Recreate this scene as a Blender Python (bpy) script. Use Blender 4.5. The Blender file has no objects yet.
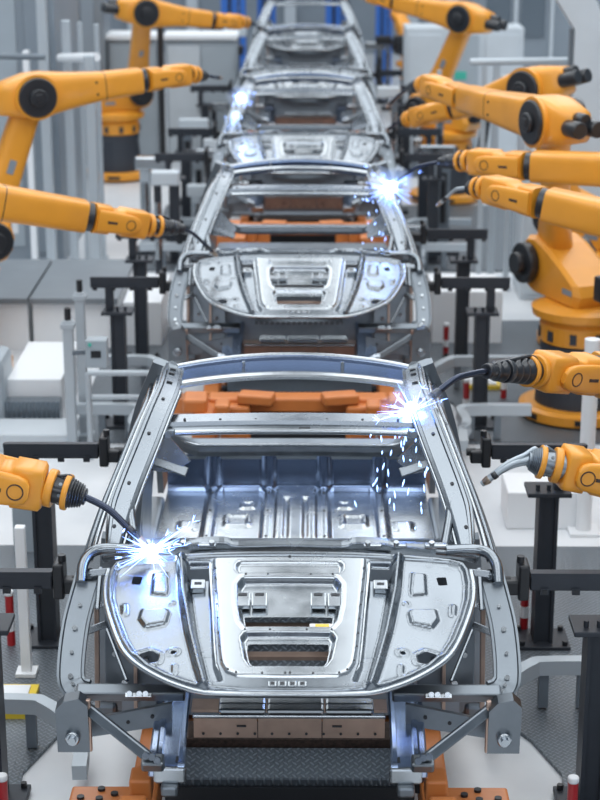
import bpy, bmesh, math, random
import numpy as np
from mathutils import Vector, Matrix
R = math.radians
rng = random.Random(7)
SC = bpy.context.scene
COL = SC.collection

# ------------------------------------------------------------------ camera
CX, CZ, F, PITCH = 0.092, 4.3, 1775.0, R(17.2)
YAW = math.atan2(13, F / math.cos(PITCH))
cd = bpy.data.cameras.new('camera')
cam = bpy.data.objects.new('camera', cd); COL.objects.link(cam)
cam.location = (CX, 0, CZ)
cam.rotation_euler = (R(90) - PITCH, 0, YAW)
cd.sensor_fit = 'HORIZONTAL'; cd.sensor_width = 36; cd.lens = F * 36 / 600
cd.clip_end = 200
cd.dof.use_dof = True; cd.dof.focus_distance = 7.75; cd.dof.aperture_fstop = 3.6
SC.camera = cam
_M = cam.rotation_euler.to_matrix()

def ray(px, py):
    return _M @ Vector(((px - 300) / F, -(py - 400) / F, -1))
def at(px, py, Y=None, Z=None, X=None):
    """point in metres seen at a photo position, on the plane y=Y, z=Z or x=X"""
    d = ray(px, py); o = Vector((CX, 0, CZ))
    if Y is not None: k = (Y - o.y) / d.y
    elif Z is not None: k = (Z - o.z) / d.z
    else: k = (X - o.x) / d.x
    return o + d * k

# ------------------------------------------------------------------ materials
MATS = {}
def mat(name, base, rough=0.5, metal=0.0, coat=0.0, noise=0.0, nscale=30, bump=0.0, bscale=200, emit=None, estr=0, rnoise=0.0, stretch=None, var=None):
    m = bpy.data.materials.new(name); m.use_nodes = True
    nt = m.node_tree; b = nt.nodes['Principled BSDF']
    b.inputs['Base Color'].default_value = (*base, 1)
    b.inputs['Roughness'].default_value = rough
    b.inputs['Metallic'].default_value = metal
    b.inputs['Coat Weight'].default_value = coat
    b.inputs['Coat Roughness'].default_value = 0.15
    tc = nt.nodes.new('ShaderNodeTexCoord'); mp = nt.nodes.new('ShaderNodeMapping')
    nt.links.new(tc.outputs['Object'], mp.inputs[0])
    if stretch: mp.inputs['Scale'].default_value = stretch
    if noise or rnoise:
        n = nt.nodes.new('ShaderNodeTexNoise'); n.inputs['Scale'].default_value = nscale; n.inputs['Detail'].default_value = 5
        nt.links.new(mp.outputs[0], n.inputs['Vector'])
        if noise:
            cr = nt.nodes.new('ShaderNodeMapRange')
            cr.inputs['From Min'].default_value = .3; cr.inputs['From Max'].default_value = .7
            cr.inputs['To Min'].default_value = 1 - noise; cr.inputs['To Max'].default_value = 1 + noise
            nt.links.new(n.outputs['Fac'], cr.inputs[0])
            vm = nt.nodes.new('ShaderNodeVectorMath'); vm.operation = 'SCALE'
            vm.inputs[0].default_value = base
            nt.links.new(cr.outputs[0], vm.inputs['Scale']); nt.links.new(vm.outputs[0], b.inputs['Base Color'])
        if rnoise:
            c2 = nt.nodes.new('ShaderNodeMapRange')
            c2.inputs['From Min'].default_value = .3; c2.inputs['From Max'].default_value = .7
            c2.inputs['To Min'].default_value = max(.02, rough - rnoise); c2.inputs['To Max'].default_value = rough + rnoise
            nt.links.new(n.outputs['Fac'], c2.inputs[0]); nt.links.new(c2.outputs[0], b.inputs['Roughness'])
    if bump:
        n2 = nt.nodes.new('ShaderNodeTexNoise'); n2.inputs['Scale'].default_value = bscale
        nt.links.new(mp.outputs[0], n2.inputs['Vector'])
        bp = nt.nodes.new('ShaderNodeBump'); bp.inputs['Strength'].default_value = bump; bp.inputs['Distance'].default_value = .01
        nt.links.new(n2.outputs['Fac'], bp.inputs['Height']); nt.links.new(bp.outputs[0], b.inputs['Normal'])
    if emit:
        b.inputs['Emission Color'].default_value = (*emit, 1); b.inputs['Emission Strength'].default_value = estr
    MATS[name] = m
    return m

mat('steel', (.26, .285, .31), .25, 1, noise=.06, nscale=9, rnoise=.05)
mat('steel_bright', (.46, .49, .515), .24, 1, noise=.04, nscale=9, rnoise=.05)
mat('steel_matte', (.21, .235, .26), .38, 1, noise=.08, nscale=12, rnoise=.06)
mat('steel_dark', (.26, .29, .32), .36, 1, noise=.1, nscale=12, rnoise=.06)
mat('steel_copper', (.52, .38, .31), .38, 1, noise=.1, nscale=12)
mat('chrome_blue_lit', (.50, .60, .80), .14, 1, bump=.04, bscale=5)  # blue reflections tinted into the chrome colour
mat('steel_blue_lit', (.26, .34, .52), .15, 1, noise=.05, nscale=6, bump=.02, bscale=5)  # blue glow of the weld arcs put into the steel's base colour
mat('robot_paint', (.80, .33, .030), .42, 0, coat=.22, noise=.05, nscale=5)
mat('robot_black', (.018, .02, .024), .38, 0, coat=.2)
mat('robot_pedestal', (.035, .042, .055), .5, 0)
mat('cable_rubber', (.018, .02, .025), .32, 0, coat=.4)
mat('torch_steel', (.05, .06, .09), .22, .8)
mat('hose_grey', (.45, .5, .54), .3, .5)
mat('nozzle_copper', (.55, .42, .32), .3, 1)
mat('clamp_grey', (.035, .041, .052), .45, .3, noise=.08, nscale=10)
mat('clamp_black', (.02, .022, .026), .4, .1)
mat('skid_orange', (.62, .20, .05), .45, 0, coat=.2, noise=.06, nscale=8)
mat('post_grey', (.46, .51, .55), .4, .2)
mat('post_dark', (.16, .19, .22), .45, .2)
mat('white_paint', (.84, .86, .88), .4, 0)
mat('marker_red', (.42, .015, .02), .35, 0, coat=.3)
mat('yellow_paint', (.85, .62, .05), .45, 0)
mat('cabinet_grey', (.36, .41, .45), .4, 0, noise=.04, nscale=3)
mat('cabinet_light', (.55, .60, .64), .4, 0, noise=.04, nscale=3)
mat('enclosure_grey', (.24, .28, .32), .45, 0, noise=.05, nscale=2)
mat('platform_dark', (.20, .225, .25), .45, 0, noise=.06, nscale=3)
mat('dark_gap', (.03, .033, .038), .6, 0)
mat('blue_panel', (.035, .15, .52), .4, 0)
mat('green_lamp', (.04, .30, .25), .4, 0, emit=(.1, .9, .6), estr=.12)
mat('glass', (.12, .15, .18), .1, 0)
mat('brown_brush', (.07, .045, .035), .8, 0, noise=.4, nscale=60, bump=.8, bscale=180)
mat('lens_white', (.9, .9, .9), .3, 0, emit=(1, .98, .95), estr=5)
fm = bpy.data.materials.new('halo_scatter'); fm.use_nodes = True; _n = fm.node_tree; _n.nodes.remove(_n.nodes['Principled BSDF'])
_s = _n.nodes.new('ShaderNodeVolumeScatter'); _s.inputs['Color'].default_value = (.8, .88, 1, 1); _s.inputs['Density'].default_value = 1.3  # scattering volume for the halo around each arc
_n.links.new(_s.outputs[0], _n.nodes['Material Output'].inputs['Volume']); MATS['halo_scatter'] = fm
mat('arc_core', (1, 1, 1), .5, 0, emit=(.62, .78, 1), estr=16)
mat('arc_streak', (1, 1, 1), .5, 0, emit=(.10, .25, 1), estr=5.5)
mat('spark_hot', (1, 1, 1), .5, 0, emit=(.22, .42, 1), estr=4)
mat('label_yellow', (.85, .6, .08), .5, 0)
mat('label_white', (.8, .8, .8), .5, 0)

def tread_mat(name, base, scale, rough=.35, metal=.6, h=.5):
    """raised-lozenge tread plate: two diagonal families of short bars"""
    m = bpy.data.materials.new(name); m.use_nodes = True; nt = m.node_tree; b = nt.nodes['Principled BSDF']
    N = nt.nodes.new; L = nt.links.new
    tc = N('ShaderNodeTexCoord')
    def cell(rot, off):
        mp = N('ShaderNodeMapping'); mp.inputs['Rotation'].default_value = (0, 0, 0); mp.inputs['Scale'].default_value = (scale,) * 3
        mp.inputs['Location'].default_value = (off, off, 0)
        L(tc.outputs['Object'], mp.inputs[0])
        fr = N('ShaderNodeVectorMath'); fr.operation = 'FRACTION'; L(mp.outputs[0], fr.inputs[0])
        sb = N('ShaderNodeVectorMath'); sb.operation = 'SUBTRACT'; sb.inputs[1].default_value = (.5, .5, 0); L(fr.outputs[0], sb.inputs[0])
        rt = N('ShaderNodeVectorRotate'); rt.rotation_type = 'Z_AXIS'; rt.inputs['Angle'].default_value = rot; L(sb.outputs[0], rt.inputs['Vector'])
        sc = N('ShaderNodeVectorMath'); sc.operation = 'MULTIPLY'; sc.inputs[1].default_value = (2.3, 6.5, 0); L(rt.outputs[0], sc.inputs[0])
        ln = N('ShaderNodeVectorMath'); ln.operation = 'LENGTH'; L(sc.outputs[0], ln.inputs[0])
        mr = N('ShaderNodeMapRange'); mr.inputs['From Min'].default_value = 1; mr.inputs['From Max'].default_value = .6
        L(ln.outputs['Value'], mr.inputs[0]); return mr.outputs[0]
    a = cell(R(45), 0); c = cell(R(-45), .5)
    mx = N('ShaderNodeMath'); mx.operation = 'MAXIMUM'; L(a, mx.inputs[0]); L(c, mx.inputs[1])
    bp = N('ShaderNodeBump'); bp.inputs['Strength'].default_value = h; bp.inputs['Distance'].default_value = .01
    L(mx.outputs[0], bp.inputs['Height']); L(bp.outputs[0], b.inputs['Normal'])
    mc = N('ShaderNodeMixRGB'); mc.inputs[1].default_value = (*base, 1)
    mc.inputs[2].default_value = (*[min(1, v * 1.7 + .02) for v in base], 1)
    L(mx.outputs[0], mc.inputs[0]); L(mc.outputs[0], b.inputs['Base Color'])
    b.inputs['Roughness'].default_value = rough; b.inputs['Metallic'].default_value = metal
    MATS[name] = m
tread_mat('tread_deck', (.13, .15, .17), 27, .38, .5)
tread_mat('tread_plate', (.17, .20, .23), 26, .3, .6, .7)

def floor_mat():
    m = bpy.data.materials.new('epoxy_floor'); m.use_nodes = True; nt = m.node_tree; b = nt.nodes['Principled BSDF']
    N = nt.nodes.new; L = nt.links.new
    tc = N('ShaderNodeTexCoord')
    n = N('ShaderNodeTexNoise'); n.inputs['Scale'].default_value = 1.3; n.inputs['Detail'].default_value = 6; L(tc.outputs['Object'], n.inputs['Vector'])
    cr = N('ShaderNodeValToRGB'); cr.color_ramp.elements[0].position = .35; cr.color_ramp.elements[1].position = .7
    cr.color_ramp.elements[0].color = (.66, .69, .72, 1); cr.color_ramp.elements[1].color = (.80, .82, .84, 1)
    L(n.outputs['Fac'], cr.inputs[0]); L(cr.outputs[0], b.inputs['Base Color'])
    b.inputs['Roughness'].default_value = .28
    MATS['epoxy_floor'] = m
floor_mat()

# ------------------------------------------------------------------ mesh builder
SPLIT = {'front_foot', 'step_bracket', 'rivet', 'bracket_slot', 'latch_nut', 'nut_hole', 'cowl_bracket', 'rail_hole', 'side_pillar', 'apron_bolt', 'apron_rib', 'strut_tower', 'tower_edge', 'tower_bolt',
         'crossbeam_bracket', 'brace_bolt', 'member_hole', 'rail_bracket', 'header_hole', 'pan_hole', 'radiator_support', 'support_hole', 'support_roll', 'foot_bolt',
         'ring_slot', 'carousel_slot', 'shoulder_motor', 'elbow_motor', 'wrist_drive', 'flange_ring', 'flange_bolt', 'forearm_bolt', 'cheek_mark', 'base_bolt', 'arm_slot',
         'header_web', 'hinge_bracket', 'hose', 'windscreen_flange', 'underhood_strip', 'support', 'header_clamp', 'riser', 'apron_rib'}
class MB:
    def __init__(s): s.v = []; s.f = []; s.sm = []; s.marks = []
    def _mk(s):
        m = (len(s.v), len(s.f))
        if not s.marks or s.marks[-1] != m: s.marks.append(m)
    def pieces(s):
        out = []
        for i, (a, b) in enumerate(s.marks):
            a2, b2 = s.marks[i + 1] if i + 1 < len(s.marks) else (len(s.v), len(s.f))
            q = MB(); q.v = s.v[a:a2]; q.f = [tuple(k - a for k in f) for f in s.f[b:b2]]; q.sm = s.sm[b:b2]; out.append(q)
        return out
    def add(s, vs, fs, smooth=False):
        o = len(s.v); s.v += [tuple(v) for v in vs]
        for f in fs: s.f.append(tuple(i + o for i in f)); s.sm.append(smooth)
        return s
    def box(s, c, size, rot=None, bev=0.0):
        s._mk()
        hx, hy, hz = [q / 2 for q in size]
        if bev > 0:
            b = min(bev, hx * .9, hy * .9, hz * .9)
            # octagonal bevelled box through bmesh
            bm = bmesh.new(); bmesh.ops.create_cube(bm, size=1)
            for v in bm.verts: v.co = Vector((v.co.x * 2 * hx, v.co.y * 2 * hy, v.co.z * 2 * hz))
            bmesh.ops.bevel(bm, geom=bm.edges[:], offset=b, segments=2, affect='EDGES', profile=.5)
            vs = [v.co.copy() for v in bm.verts]; fs = [[v.index for v in f.verts] for f in bm.faces]; bm.free()
        else:
            vs = [Vector((x, y, z)) for x in (-hx, hx) for y in (-hy, hy) for z in (-hz, hz)]
            fs = [(0, 1, 3, 2), (4, 6, 7, 5), (0, 4, 5, 1), (2, 3, 7, 6), (0, 2, 6, 4), (1, 5, 7, 3)]
        M = rot if rot is not None else Matrix.Identity(3)
        c = Vector(c)
        return s.add([c + M @ v for v in vs], fs)
    def beam(s, p0, p1, w, h, up=(0, 0, 1), bev=0.0):
        """box from p0 to p1, w across, h along up"""
        p0, p1 = Vector(p0), Vector(p1); d = p1 - p0; L = d.length
        M = frame(d, up)
        return s.box((p0 + p1) / 2, (L, w, h), M, bev)
    def tube(s, pts, r, n=10, caps=True, radii=None):
        s._mk()
        pts = [Vector(p) for p in pts]; rings = []
        prev = None; k = len(pts)
        for i, p in enumerate(pts):
            t = (pts[min(i + 1, k - 1)] - pts[max(i - 1, 0)]).normalized()
            if prev is None:
                a = t.orthogonal().normalized()
            else:
                a = (prev - t * prev.dot(t)).normalized()
            prev = a; b = t.cross(a); rr = radii[i] if radii else r
            rings.append([p + (a * math.cos(2 * math.pi * j / n) + b * math.sin(2 * math.pi * j / n)) * rr for j in range(n)])
        vs = [v for ring in rings for v in ring]; fs = []
        for i in range(k - 1):
            for j in range(n):
                q = (j + 1) % n; fs.append((i * n + j, i * n + q, (i + 1) * n + q, (i + 1) * n + j))
        s.add(vs, fs, True)
        if caps: s.add(rings[0], [tuple(range(n))[::-1]]); s.add(rings[-1], [tuple(range(n))])
        return s
    def cyl(s, p0, p1, r, r1=None, n=24, bev=0):
        p0, p1 = Vector(p0), Vector(p1); r1 = r if r1 is None else r1
        if bev:
            d = (p1 - p0).normalized() * bev
            return s.tube([p0, p0 + d * .3, p0 + d, p1 - d, p1 - d * .3, p1], r, n, True, [r - bev, r - bev * .3, r, r1, r1 - bev * .3, r1 - bev])
        return s.tube([p0, p1], r, n, True, [r, r1])
    def loft(s, st, n=24, ex=4, caps=True):
        """st: list of (centre, side, up, half_w, half_h[, exponent]) -> superellipse sections joined"""
        s._mk()
        rings = []
        for q in st:
            c, a, b, w, h = q[:5]; e = q[5] if len(q) > 5 else ex
            c, a, b = Vector(c), Vector(a), Vector(b); ring = []
            for j in range(n):
                t = 2 * math.pi * (j + .5) / n; ct, stt = math.cos(t), math.sin(t)
                ring.append(c + a * (w * math.copysign(abs(ct) ** (2 / e), ct)) + b * (h * math.copysign(abs(stt) ** (2 / e), stt)))
            rings.append(ring)
        vs = [v for r_ in rings for v in r_]; fs = []
        for i in range(len(rings) - 1):
            for j in range(n):
                q = (j + 1) % n; fs.append((i * n + j, i * n + q, (i + 1) * n + q, (i + 1) * n + j))
        s.add(vs, fs, True)
        if caps: s.add(rings[0], [tuple(range(n))[::-1]]); s.add(rings[-1], [tuple(range(n))])
        return s
    def sweep(s, pts, sec, up=(0, 0, 1), ups=None, closed=True, smooth=False):
        """extrude a 2-D section [(across, up)] along pts"""
        s._mk()
        pts = [Vector(p) for p in pts]; k = len(pts); vs = []
        for i, p in enumerate(pts):
            t = (pts[min(i + 1, k - 1)] - pts[max(i - 1, 0)]).normalized()
            u = Vector(ups[i] if ups else up); a = t.cross(u).normalized(); u2 = a.cross(t)
            sc = sec(i / (k - 1)) if callable(sec) else sec
            m = len(sc)
            vs += [p + a * x + u2 * y for x, y in sc]
        fs = []
        for i in range(k - 1):
            for j in range(m if closed else m - 1):
                q = (j + 1) % m; fs.append((i * m + j, i * m + q, (i + 1) * m + q, (i + 1) * m + j))
        s.add(vs, fs, smooth)
        if closed: s.add(vs[:m], [tuple(range(m))[::-1]]); s.add(vs[-m:], [tuple(range(m))])
        return s
    def prism(s, poly, o, u, v, depth):
        """polygon in the plane (u, v) at o, given thickness along u x v"""
        s._mk()
        o, u, v = Vector(o), Vector(u).normalized(), Vector(v).normalized(); w = u.cross(v) * depth; k = len(poly)
        a = [o + u * x + v * y for x, y in poly]; b = [p + w for p in a]
        s.add(a + b, [tuple(range(k))[::-1], tuple(range(k, 2 * k))] + [(i, (i + 1) % k, (i + 1) % k + k, i + k) for i in range(k)])
        return s
    def ring(s, c, axis, r0, r1, t, n=32):
        """flat washer: inner r0, outer r1, thickness t along axis"""
        s._mk()
        c, ax = Vector(c), Vector(axis).normalized(); a = ax.orthogonal().normalized(); b = ax.cross(a); vs = []
        for j in range(n):
            d = a * math.cos(2 * math.pi * j / n) + b * math.sin(2 * math.pi * j / n)
            vs += [c + d * r0 - ax * t / 2, c + d * r1 - ax * t / 2, c + d * r1 + ax * t / 2, c + d * r0 + ax * t / 2]
        fs = []
        for j in range(n):
            q = (j + 1) % n
            for e in range(4): fs.append((j * 4 + e, j * 4 + (e + 1) % 4, q * 4 + (e + 1) % 4, q * 4 + e))
        return s.add(vs, fs)
    def lathe(s, c, prof, n=32):
        """prof: (radius, z) about a vertical axis"""
        s._mk()
        c = Vector(c); vs = []; k = len(prof)
        for j in range(n):
            t = 2 * math.pi * j / n
            vs += [c + Vector((r * math.cos(t), r * math.sin(t), z)) for r, z in prof]
        fs = []
        for j in range(n):
            q = (j + 1) % n
            for i in range(k - 1): fs.append((j * k + i, q * k + i, q * k + i + 1, j * k + i + 1))
        s.add(vs, fs, False)
        s.add([vs[j * k] for j in range(n)], [tuple(range(n))[::-1]]); s.add([vs[j * k + k - 1] for j in range(n)], [tuple(range(n))])
        return s
    def mirror(s):
        o = len(s.v); s.v += [(-x, y, z) for x, y, z in s.v[:o]]; k = len(s.f)
        for i in range(k): s.f.append(tuple(q + o for q in s.f[i][::-1])); s.sm.append(s.sm[i])
        return s

def frame(d, up=(0, 0, 1)):
    d = Vector(d).normalized(); up = Vector(up); y = up.cross(d)
    if y.length < 1e-4: y = Vector((0, 1, 0)).cross(d)
    y.normalize(); z = d.cross(y)
    return Matrix((d, y, z)).transposed()

def root_of(p):
    while p.parent: p = p.parent
    return p
def obj(name, mb, m, parent=None, label=None, auto=True):
    if name in SPLIT and len(mb.marks) > 1:
        ps = mb.pieces(); os_ = [obj(name, q, m, parent, label) for q in ps]; return os_[0]
    me = bpy.data.meshes.new(name)
    vs = mb.v
    if parent is not None:
        o0 = root_of(parent)['org']; vs = [(x - o0[0], y - o0[1], z - o0[2]) for x, y, z in vs]
    me.from_pydata(vs, [], mb.f)
    me.polygons.foreach_set('use_smooth', mb.sm)
    me.materials.append(MATS[m]); me.validate(); me.update()
    bm = bmesh.new(); bm.from_mesh(me); bmesh.ops.recalc_face_normals(bm, faces=bm.faces); bm.to_mesh(me); bm.free()
    o = bpy.data.objects.new(name, me); COL.objects.link(o)
    if parent is not None: o.parent = parent
    if label: o['label'] = label
    return o
def thing(name, label, cat, org=(0, 0, 0), group=None):
    o = bpy.data.objects.new(name, None); COL.objects.link(o); o.location = org; o['org'] = list(org)
    o['label'] = label; o['category'] = cat; o.empty_display_size = .1
    if group: o['group'] = group
    return o
def tag(o, label, cat, group=None, kind=None):
    o['label'] = label; o['category'] = cat
    if group: o['group'] = group
    if kind: o['kind'] = kind
    return o
def struct(name, mb, m, kind='structure'):
    o = obj(name, mb, m); o['kind'] = kind; return o
def kids(o): return [c for c in bpy.data.objects if c.parent == o]
def dup(root, loc, label):
    r = root.copy(); COL.objects.link(r); r.location = loc; r['label'] = label
    def rec(src, dst):
        for ch in list(src.children):
            c = ch.copy(); COL.objects.link(c); c.parent = dst; rec(ch, c)
    rec(root, r); return r

def curve_pts(pts, n=24):
    """Catmull-Rom through the points"""
    P = [Vector(p) for p in pts]; P = [P[0] * 2 - P[1]] + P + [P[-1] * 2 - P[-2]]; out = []; k = len(P) - 3
    per = max(2, n // k)
    for i in range(k):
        a, b, c, d = P[i:i + 4]
        for j in range(per):
            t = j / per
            out.append(.5 * ((2 * b) + (c - a) * t + (2 * a - 5 * b + 4 * c - d) * t * t + (3 * b - a - 3 * c + d) * t ** 3))
    out.append(P[-2].copy()); return out

# ------------------------------------------------------------------ stamped sheet panels
def sd_poly(X, Y, poly):
    d = np.full(X.shape, 1e9); s = np.ones(X.shape); n = len(poly)
    for i in range(n):
        ax, ay = poly[i]; bx, by = poly[i - 1]
        ex, ey = bx - ax, by - ay; wx, wy = X - ax, Y - ay
        t = np.clip((wx * ex + wy * ey) / (ex * ex + ey * ey + 1e-12), 0, 1)
        qx, qy = wx - ex * t, wy - ey * t; d = np.minimum(d, qx * qx + qy * qy)
        c1 = Y >= ay; c2 = Y < by; c3 = ex * wy > ey * wx
        fl = (c1 & c2 & c3) | (~c1 & ~c2 & ~c3); s = np.where(fl, -s, s)
    return s * np.sqrt(d)
def sd_box(X, Y, cx, cy, hw, hh, r=.01):
    qx = np.abs(X - cx) - hw + r; qy = np.abs(Y - cy) - hh + r
    return np.minimum(np.maximum(qx, qy), 0) + np.hypot(np.maximum(qx, 0), np.maximum(qy, 0)) - r
def sd_line(X, Y, pts):
    d = np.full(X.shape, 1e9)
    for (ax, ay), (bx, by) in zip(pts[:-1], pts[1:]):
        ex, ey = bx - ax, by - ay; wx, wy = X - ax, Y - ay
        t = np.clip((wx * ex + wy * ey) / (ex * ex + ey * ey + 1e-12), 0, 1)
        d = np.minimum(d, np.hypot(wx - ex * t, wy - ey * t))
    return d
def ss(d, w):
    """1 inside (d<0), 0 outside, blended over w"""
    t = np.clip(.5 - d / w, 0, 1); return t * t * (3 - 2 * t)
def panel(mb, x0, x1, y0, y1, step, keep, height, place):
    """grid sheet kept where keep(x,y)<0, raised by height(x,y), mapped by place(x,y,h)->xyz arrays"""
    nx, ny = int(round((x1 - x0) / step)) + 1, int(round((y1 - y0) / step)) + 1
    X, Y = np.meshgrid(np.linspace(x0, x1, nx), np.linspace(y0, y1, ny), indexing='ij')
    K = keep(X, Y) < 0
    FK = (K[:-1, :-1].astype(int) + K[1:, :-1] + K[:-1, 1:] + K[1:, 1:]) >= 2
    used = np.zeros(X.shape, bool); cnt = np.zeros(X.shape, int)
    for dx in (0, 1):
        for dy in (0, 1):
            sl = (slice(dx, nx - 1 + dx), slice(dy, ny - 1 + dy)); used[sl] |= FK; cnt[sl] += FK
    bd = used & (cnt < 4); e = 1e-3
    for _ in range(2):
        k0 = keep(X, Y); gx = (keep(X + e, Y) - k0) / e; gy = (keep(X, Y + e) - k0) / e; g2 = np.maximum(gx * gx + gy * gy, .3)
        mv = np.clip(k0, -step, step)
        X = np.where(bd, X - gx / g2 * mv, X); Y = np.where(bd, Y - gy / g2 * mv, Y)
    PX, PY, PZ = place(X, Y, height(X, Y))
    idx = -np.ones(X.shape, int); idx[used] = np.arange(used.sum())
    vs = list(zip(PX[used].tolist(), PY[used].tolist(), PZ[used].tolist()))
    I, J = np.nonzero(FK)
    fs = list(zip(idx[I, J].tolist(), idx[I + 1, J].tolist(), idx[I + 1, J + 1].tolist(), idx[I, J + 1].tolist()))
    return mb.add(vs, fs, True)
# ------------------------------------------------------------------ car body in white (built at the nearest station)
CY = 8.5; PITCH_Y = 5.76
HN = Vector((0, 6.18, 1.22)); HT = Vector((0, .78, .23)).normalized(); HUP = Vector((1, 0, 0)).cross(HT)
def hp(px, py):
    d = ray(px, py); o = Vector((CX, 0, CZ)); k = (HN - o).dot(HUP) / d.dot(HUP); p = o + d * k
    return abs(p.x), (p - HN).dot(HT)
def hplace(X, Y, H):
    cr = -.035 * (X / .8) ** 2 + .012 - .02 * np.clip((.12 - Y) / .12, 0, 1) ** 2
    h = H + cr
    return X, HN.y + Y * HT.y + h * HUP.y, HN.z + Y * HT.z + h * HUP.z
def hpt(x, s, h=0):
    a = hplace(np.array(x), np.array(s), np.array(h)); return Vector((float(a[0]), float(a[1]), float(a[2])))
def sympoly(px):  # left-half photo outline from front centre round to rear centre -> full polygon
    L = [hp(*p) for p in px]
    return [(x, y) for x, y in L] + [(-x, y) for x, y in L[::-1]]

OUT = [(290, 694), (240, 693.5), (204, 691), (182, 686), (162, 679), (142, 668), (127, 655), (118, 640), (110, 618), (105, 598), (105, 582), (108, 568), (114, 560), (130, 557), (150, 556), (212, 555), (290, 555)]
RIB = [hp(*p) for p in [(181, 560), (183, 592), (190, 634), (198, 667), (204, 686)]]
PLT = [(290, 681), (236, 680), (224, 676), (218, 666), (216, 650), (214, 613), (211, 570), (211, 558), (290, 558)]
RIMPTS = [hp(*p) for p in OUT]
xin = RIB
def chan_poly():
    # recessed channel between rib and plate
    a = [hp(*p) for p in [(187, 562), (189, 592), (195, 634), (202, 664), (206, 681)]]
    b = [hp(*p) for p in [(222, 681), (216, 664), (214, 634), (212, 592), (211, 562)]]
    return a + b
CH = chan_poly()

def make_car():
    car = thing('car_body', '', 'car body', (0, CY, 0), 'unpainted car bodies on the line')
    outp = sympoly(OUT); pltp = sympoly(PLT); ho = hp(213, 577); hi = hp(190, 563)
    def win_hi():  # upper opening (recess) and its slot, lower opening
        x1, s1 = hp(239, 582); x2, s2 = hp(243, 628); x3, s3 = hp(247, 631); 
        return [(x1 - .015, s1), (x1, s1 - .03), (x2, s2 + .03), (x2 - .02, s2), (-x2 + .02, s2), (-x2, s2 + .03), (-x1, s1 - .03), (-x1 + .015, s1)]
    def poly_from(l):
        L = [hp(*p) for p in l]; return L + [(-x, y) for x, y in L[::-1]]
    up_rec = poly_from([(244, 582), (239, 588), (239, 608), (242, 624), (247, 630)])
    up_hole = poly_from([(244.5, 615), (246, 629.5)])
    lo_rec = poly_from([(246, 636), (242, 641), (246, 662), (251, 669)])
    lo_hole = poly_from([(248, 643), (247, 650), (249, 661), (254, 667.5)])
    slot = poly_from([(240, 565), (237, 568), (237, 573), (240, 576)])
    a1 = hp(186, 564); a2 = hp(211, 576.5)
    chhole = [(a1[0], a1[1]), (a2[0], a1[1]), (a2[0], a2[1]), (a1[0] - .01, a2[1])]
    dia = [hp(*p) for p in [(139, 652), (150, 649), (159, 654), (157, 661), (149, 662), (141, 657)]]
    sq = [hp(*p) for p in [(133, 574), (143, 574.5), (140, 582.5), (131, 581.5)]]
    rh = hp(173, 652); rh2 = hp(172, 602)
    b1 = [hp(*p) for p in [(154, 573), (167, 572), (168, 591), (166, 594), (152, 592)]]
    b2 = [hp(*p) for p in [(142, 607), (166, 608), (169, 612), (166, 622), (145, 625), (139, 617)]]
    b3 = [hp(124, 603), hp(124, 611)]; b4 = [hp(174, 666), hp(174, 673)]
    fh = [hp(x, 686.5) for x in (272, 283, 297, 307)]
    def keep_main(X, Y):
        A = np.abs(X); k = sd_poly(X, Y, outp) + .004
        for hpoly in (chhole, dia, sq): k = np.maximum(k, -sd_poly(A, Y, hpoly))
        k = np.maximum(k, .011 - np.hypot(A - rh[0], Y - rh[1]))
        k = np.maximum(k, -(sd_poly(X, Y, pltp) + .03))
        return k
    def h_main(X, Y):
        A = np.abs(X); d = -sd_poly(X, Y, outp)
        h = .022 * np.exp(-((d - .018) / .013) ** 2) - .004 * ss(d - .01, .02)
        h += .03 * np.exp(-(sd_line(A, Y, RIB) / .014) ** 2)
        h -= .03 * ss(sd_poly(A, Y, CH) + .004, .018)
        h += .014 * ss(sd_poly(A, Y, b1), .014) + .018 * ss(sd_poly(A, Y, b2), .016)
        h += .012 * np.exp(-(sd_line(A, Y, b3) / .010) ** 2) + .009 * np.exp(-(sd_line(A, Y, b4) / .008) ** 2)
        h += .008 * np.exp(-((sd_poly(A, Y, dia) - .010) / .008) ** 2) + .006 * np.exp(-((np.hypot(A - rh[0], Y - rh[1]) - .02) / .007) ** 2)
        h += .008 * np.exp(-(np.hypot(A - rh2[0], Y - rh2[1]) / .012) ** 2)
        h -= .006 * ss(np.abs(Y - hp(200, 652)[1]) - .004, .006) * ss(sd_poly(A, Y, CH), .01)
        # broad valley of the wing towards the cowl
        h -= .012 * np.exp(-((A - .55) / .12) ** 2) * np.exp(-((Y - .45) / .25) ** 2)
        return h
    m = panel(MB(), -.83, .83, -.03, .83, .006, keep_main, h_main, hplace)
    hood = obj('hood_panel', m, 'steel', car)
    def keep_pl(X, Y):
        k = sd_poly(X, Y, pltp) - .008
        k = np.maximum(k, -sd_poly(X, Y, up_hole)); k = np.maximum(k, -sd_poly(X, Y, lo_hole))
        return k
    def h_pl(X, Y):
        d = sd_poly(X, Y, pltp)
        h = .012 - .016 * (1 - ss(d + .012, .02))
        h -= .035 * ss(sd_poly(X, Y, up_rec), .02) + .03 * ss(sd_poly(X, Y, lo_rec), .018) + .018 * ss(sd_poly(X, Y, slot), .014)
        h += .004 * np.exp(-((sd_poly(X, Y, up_rec) - .012) / .006) ** 2)
        return h
    m = panel(MB(), -.42, .42, -.02, .82, .006, keep_pl, h_pl, hplace)
    plate = obj('reinforcement_plate', m, 'steel_bright', car, 'bright riveted centre plate of the hood')
    # rivet holes along the plate edge
    bm = MB()
    L = [hp(*p) for p in [(236, 676), (228, 673), (221.5, 664), (219.5, 650), (218.5, 637), (218, 622), (217, 608), (216, 595), (215.5, 582), (215, 571)]]
    extra = [hp(*p) for p in [(262, 677), (290, 677), (245, 633.5), (270, 634), (246, 578), (268, 579), (290, 561)]]
    for x, s in L + extra:
        for sg in (-1, 1):
            p = hpt(sg * x, s, .013); bm.cyl(p, p + HUP * .003, .0042, n=8)
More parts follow.
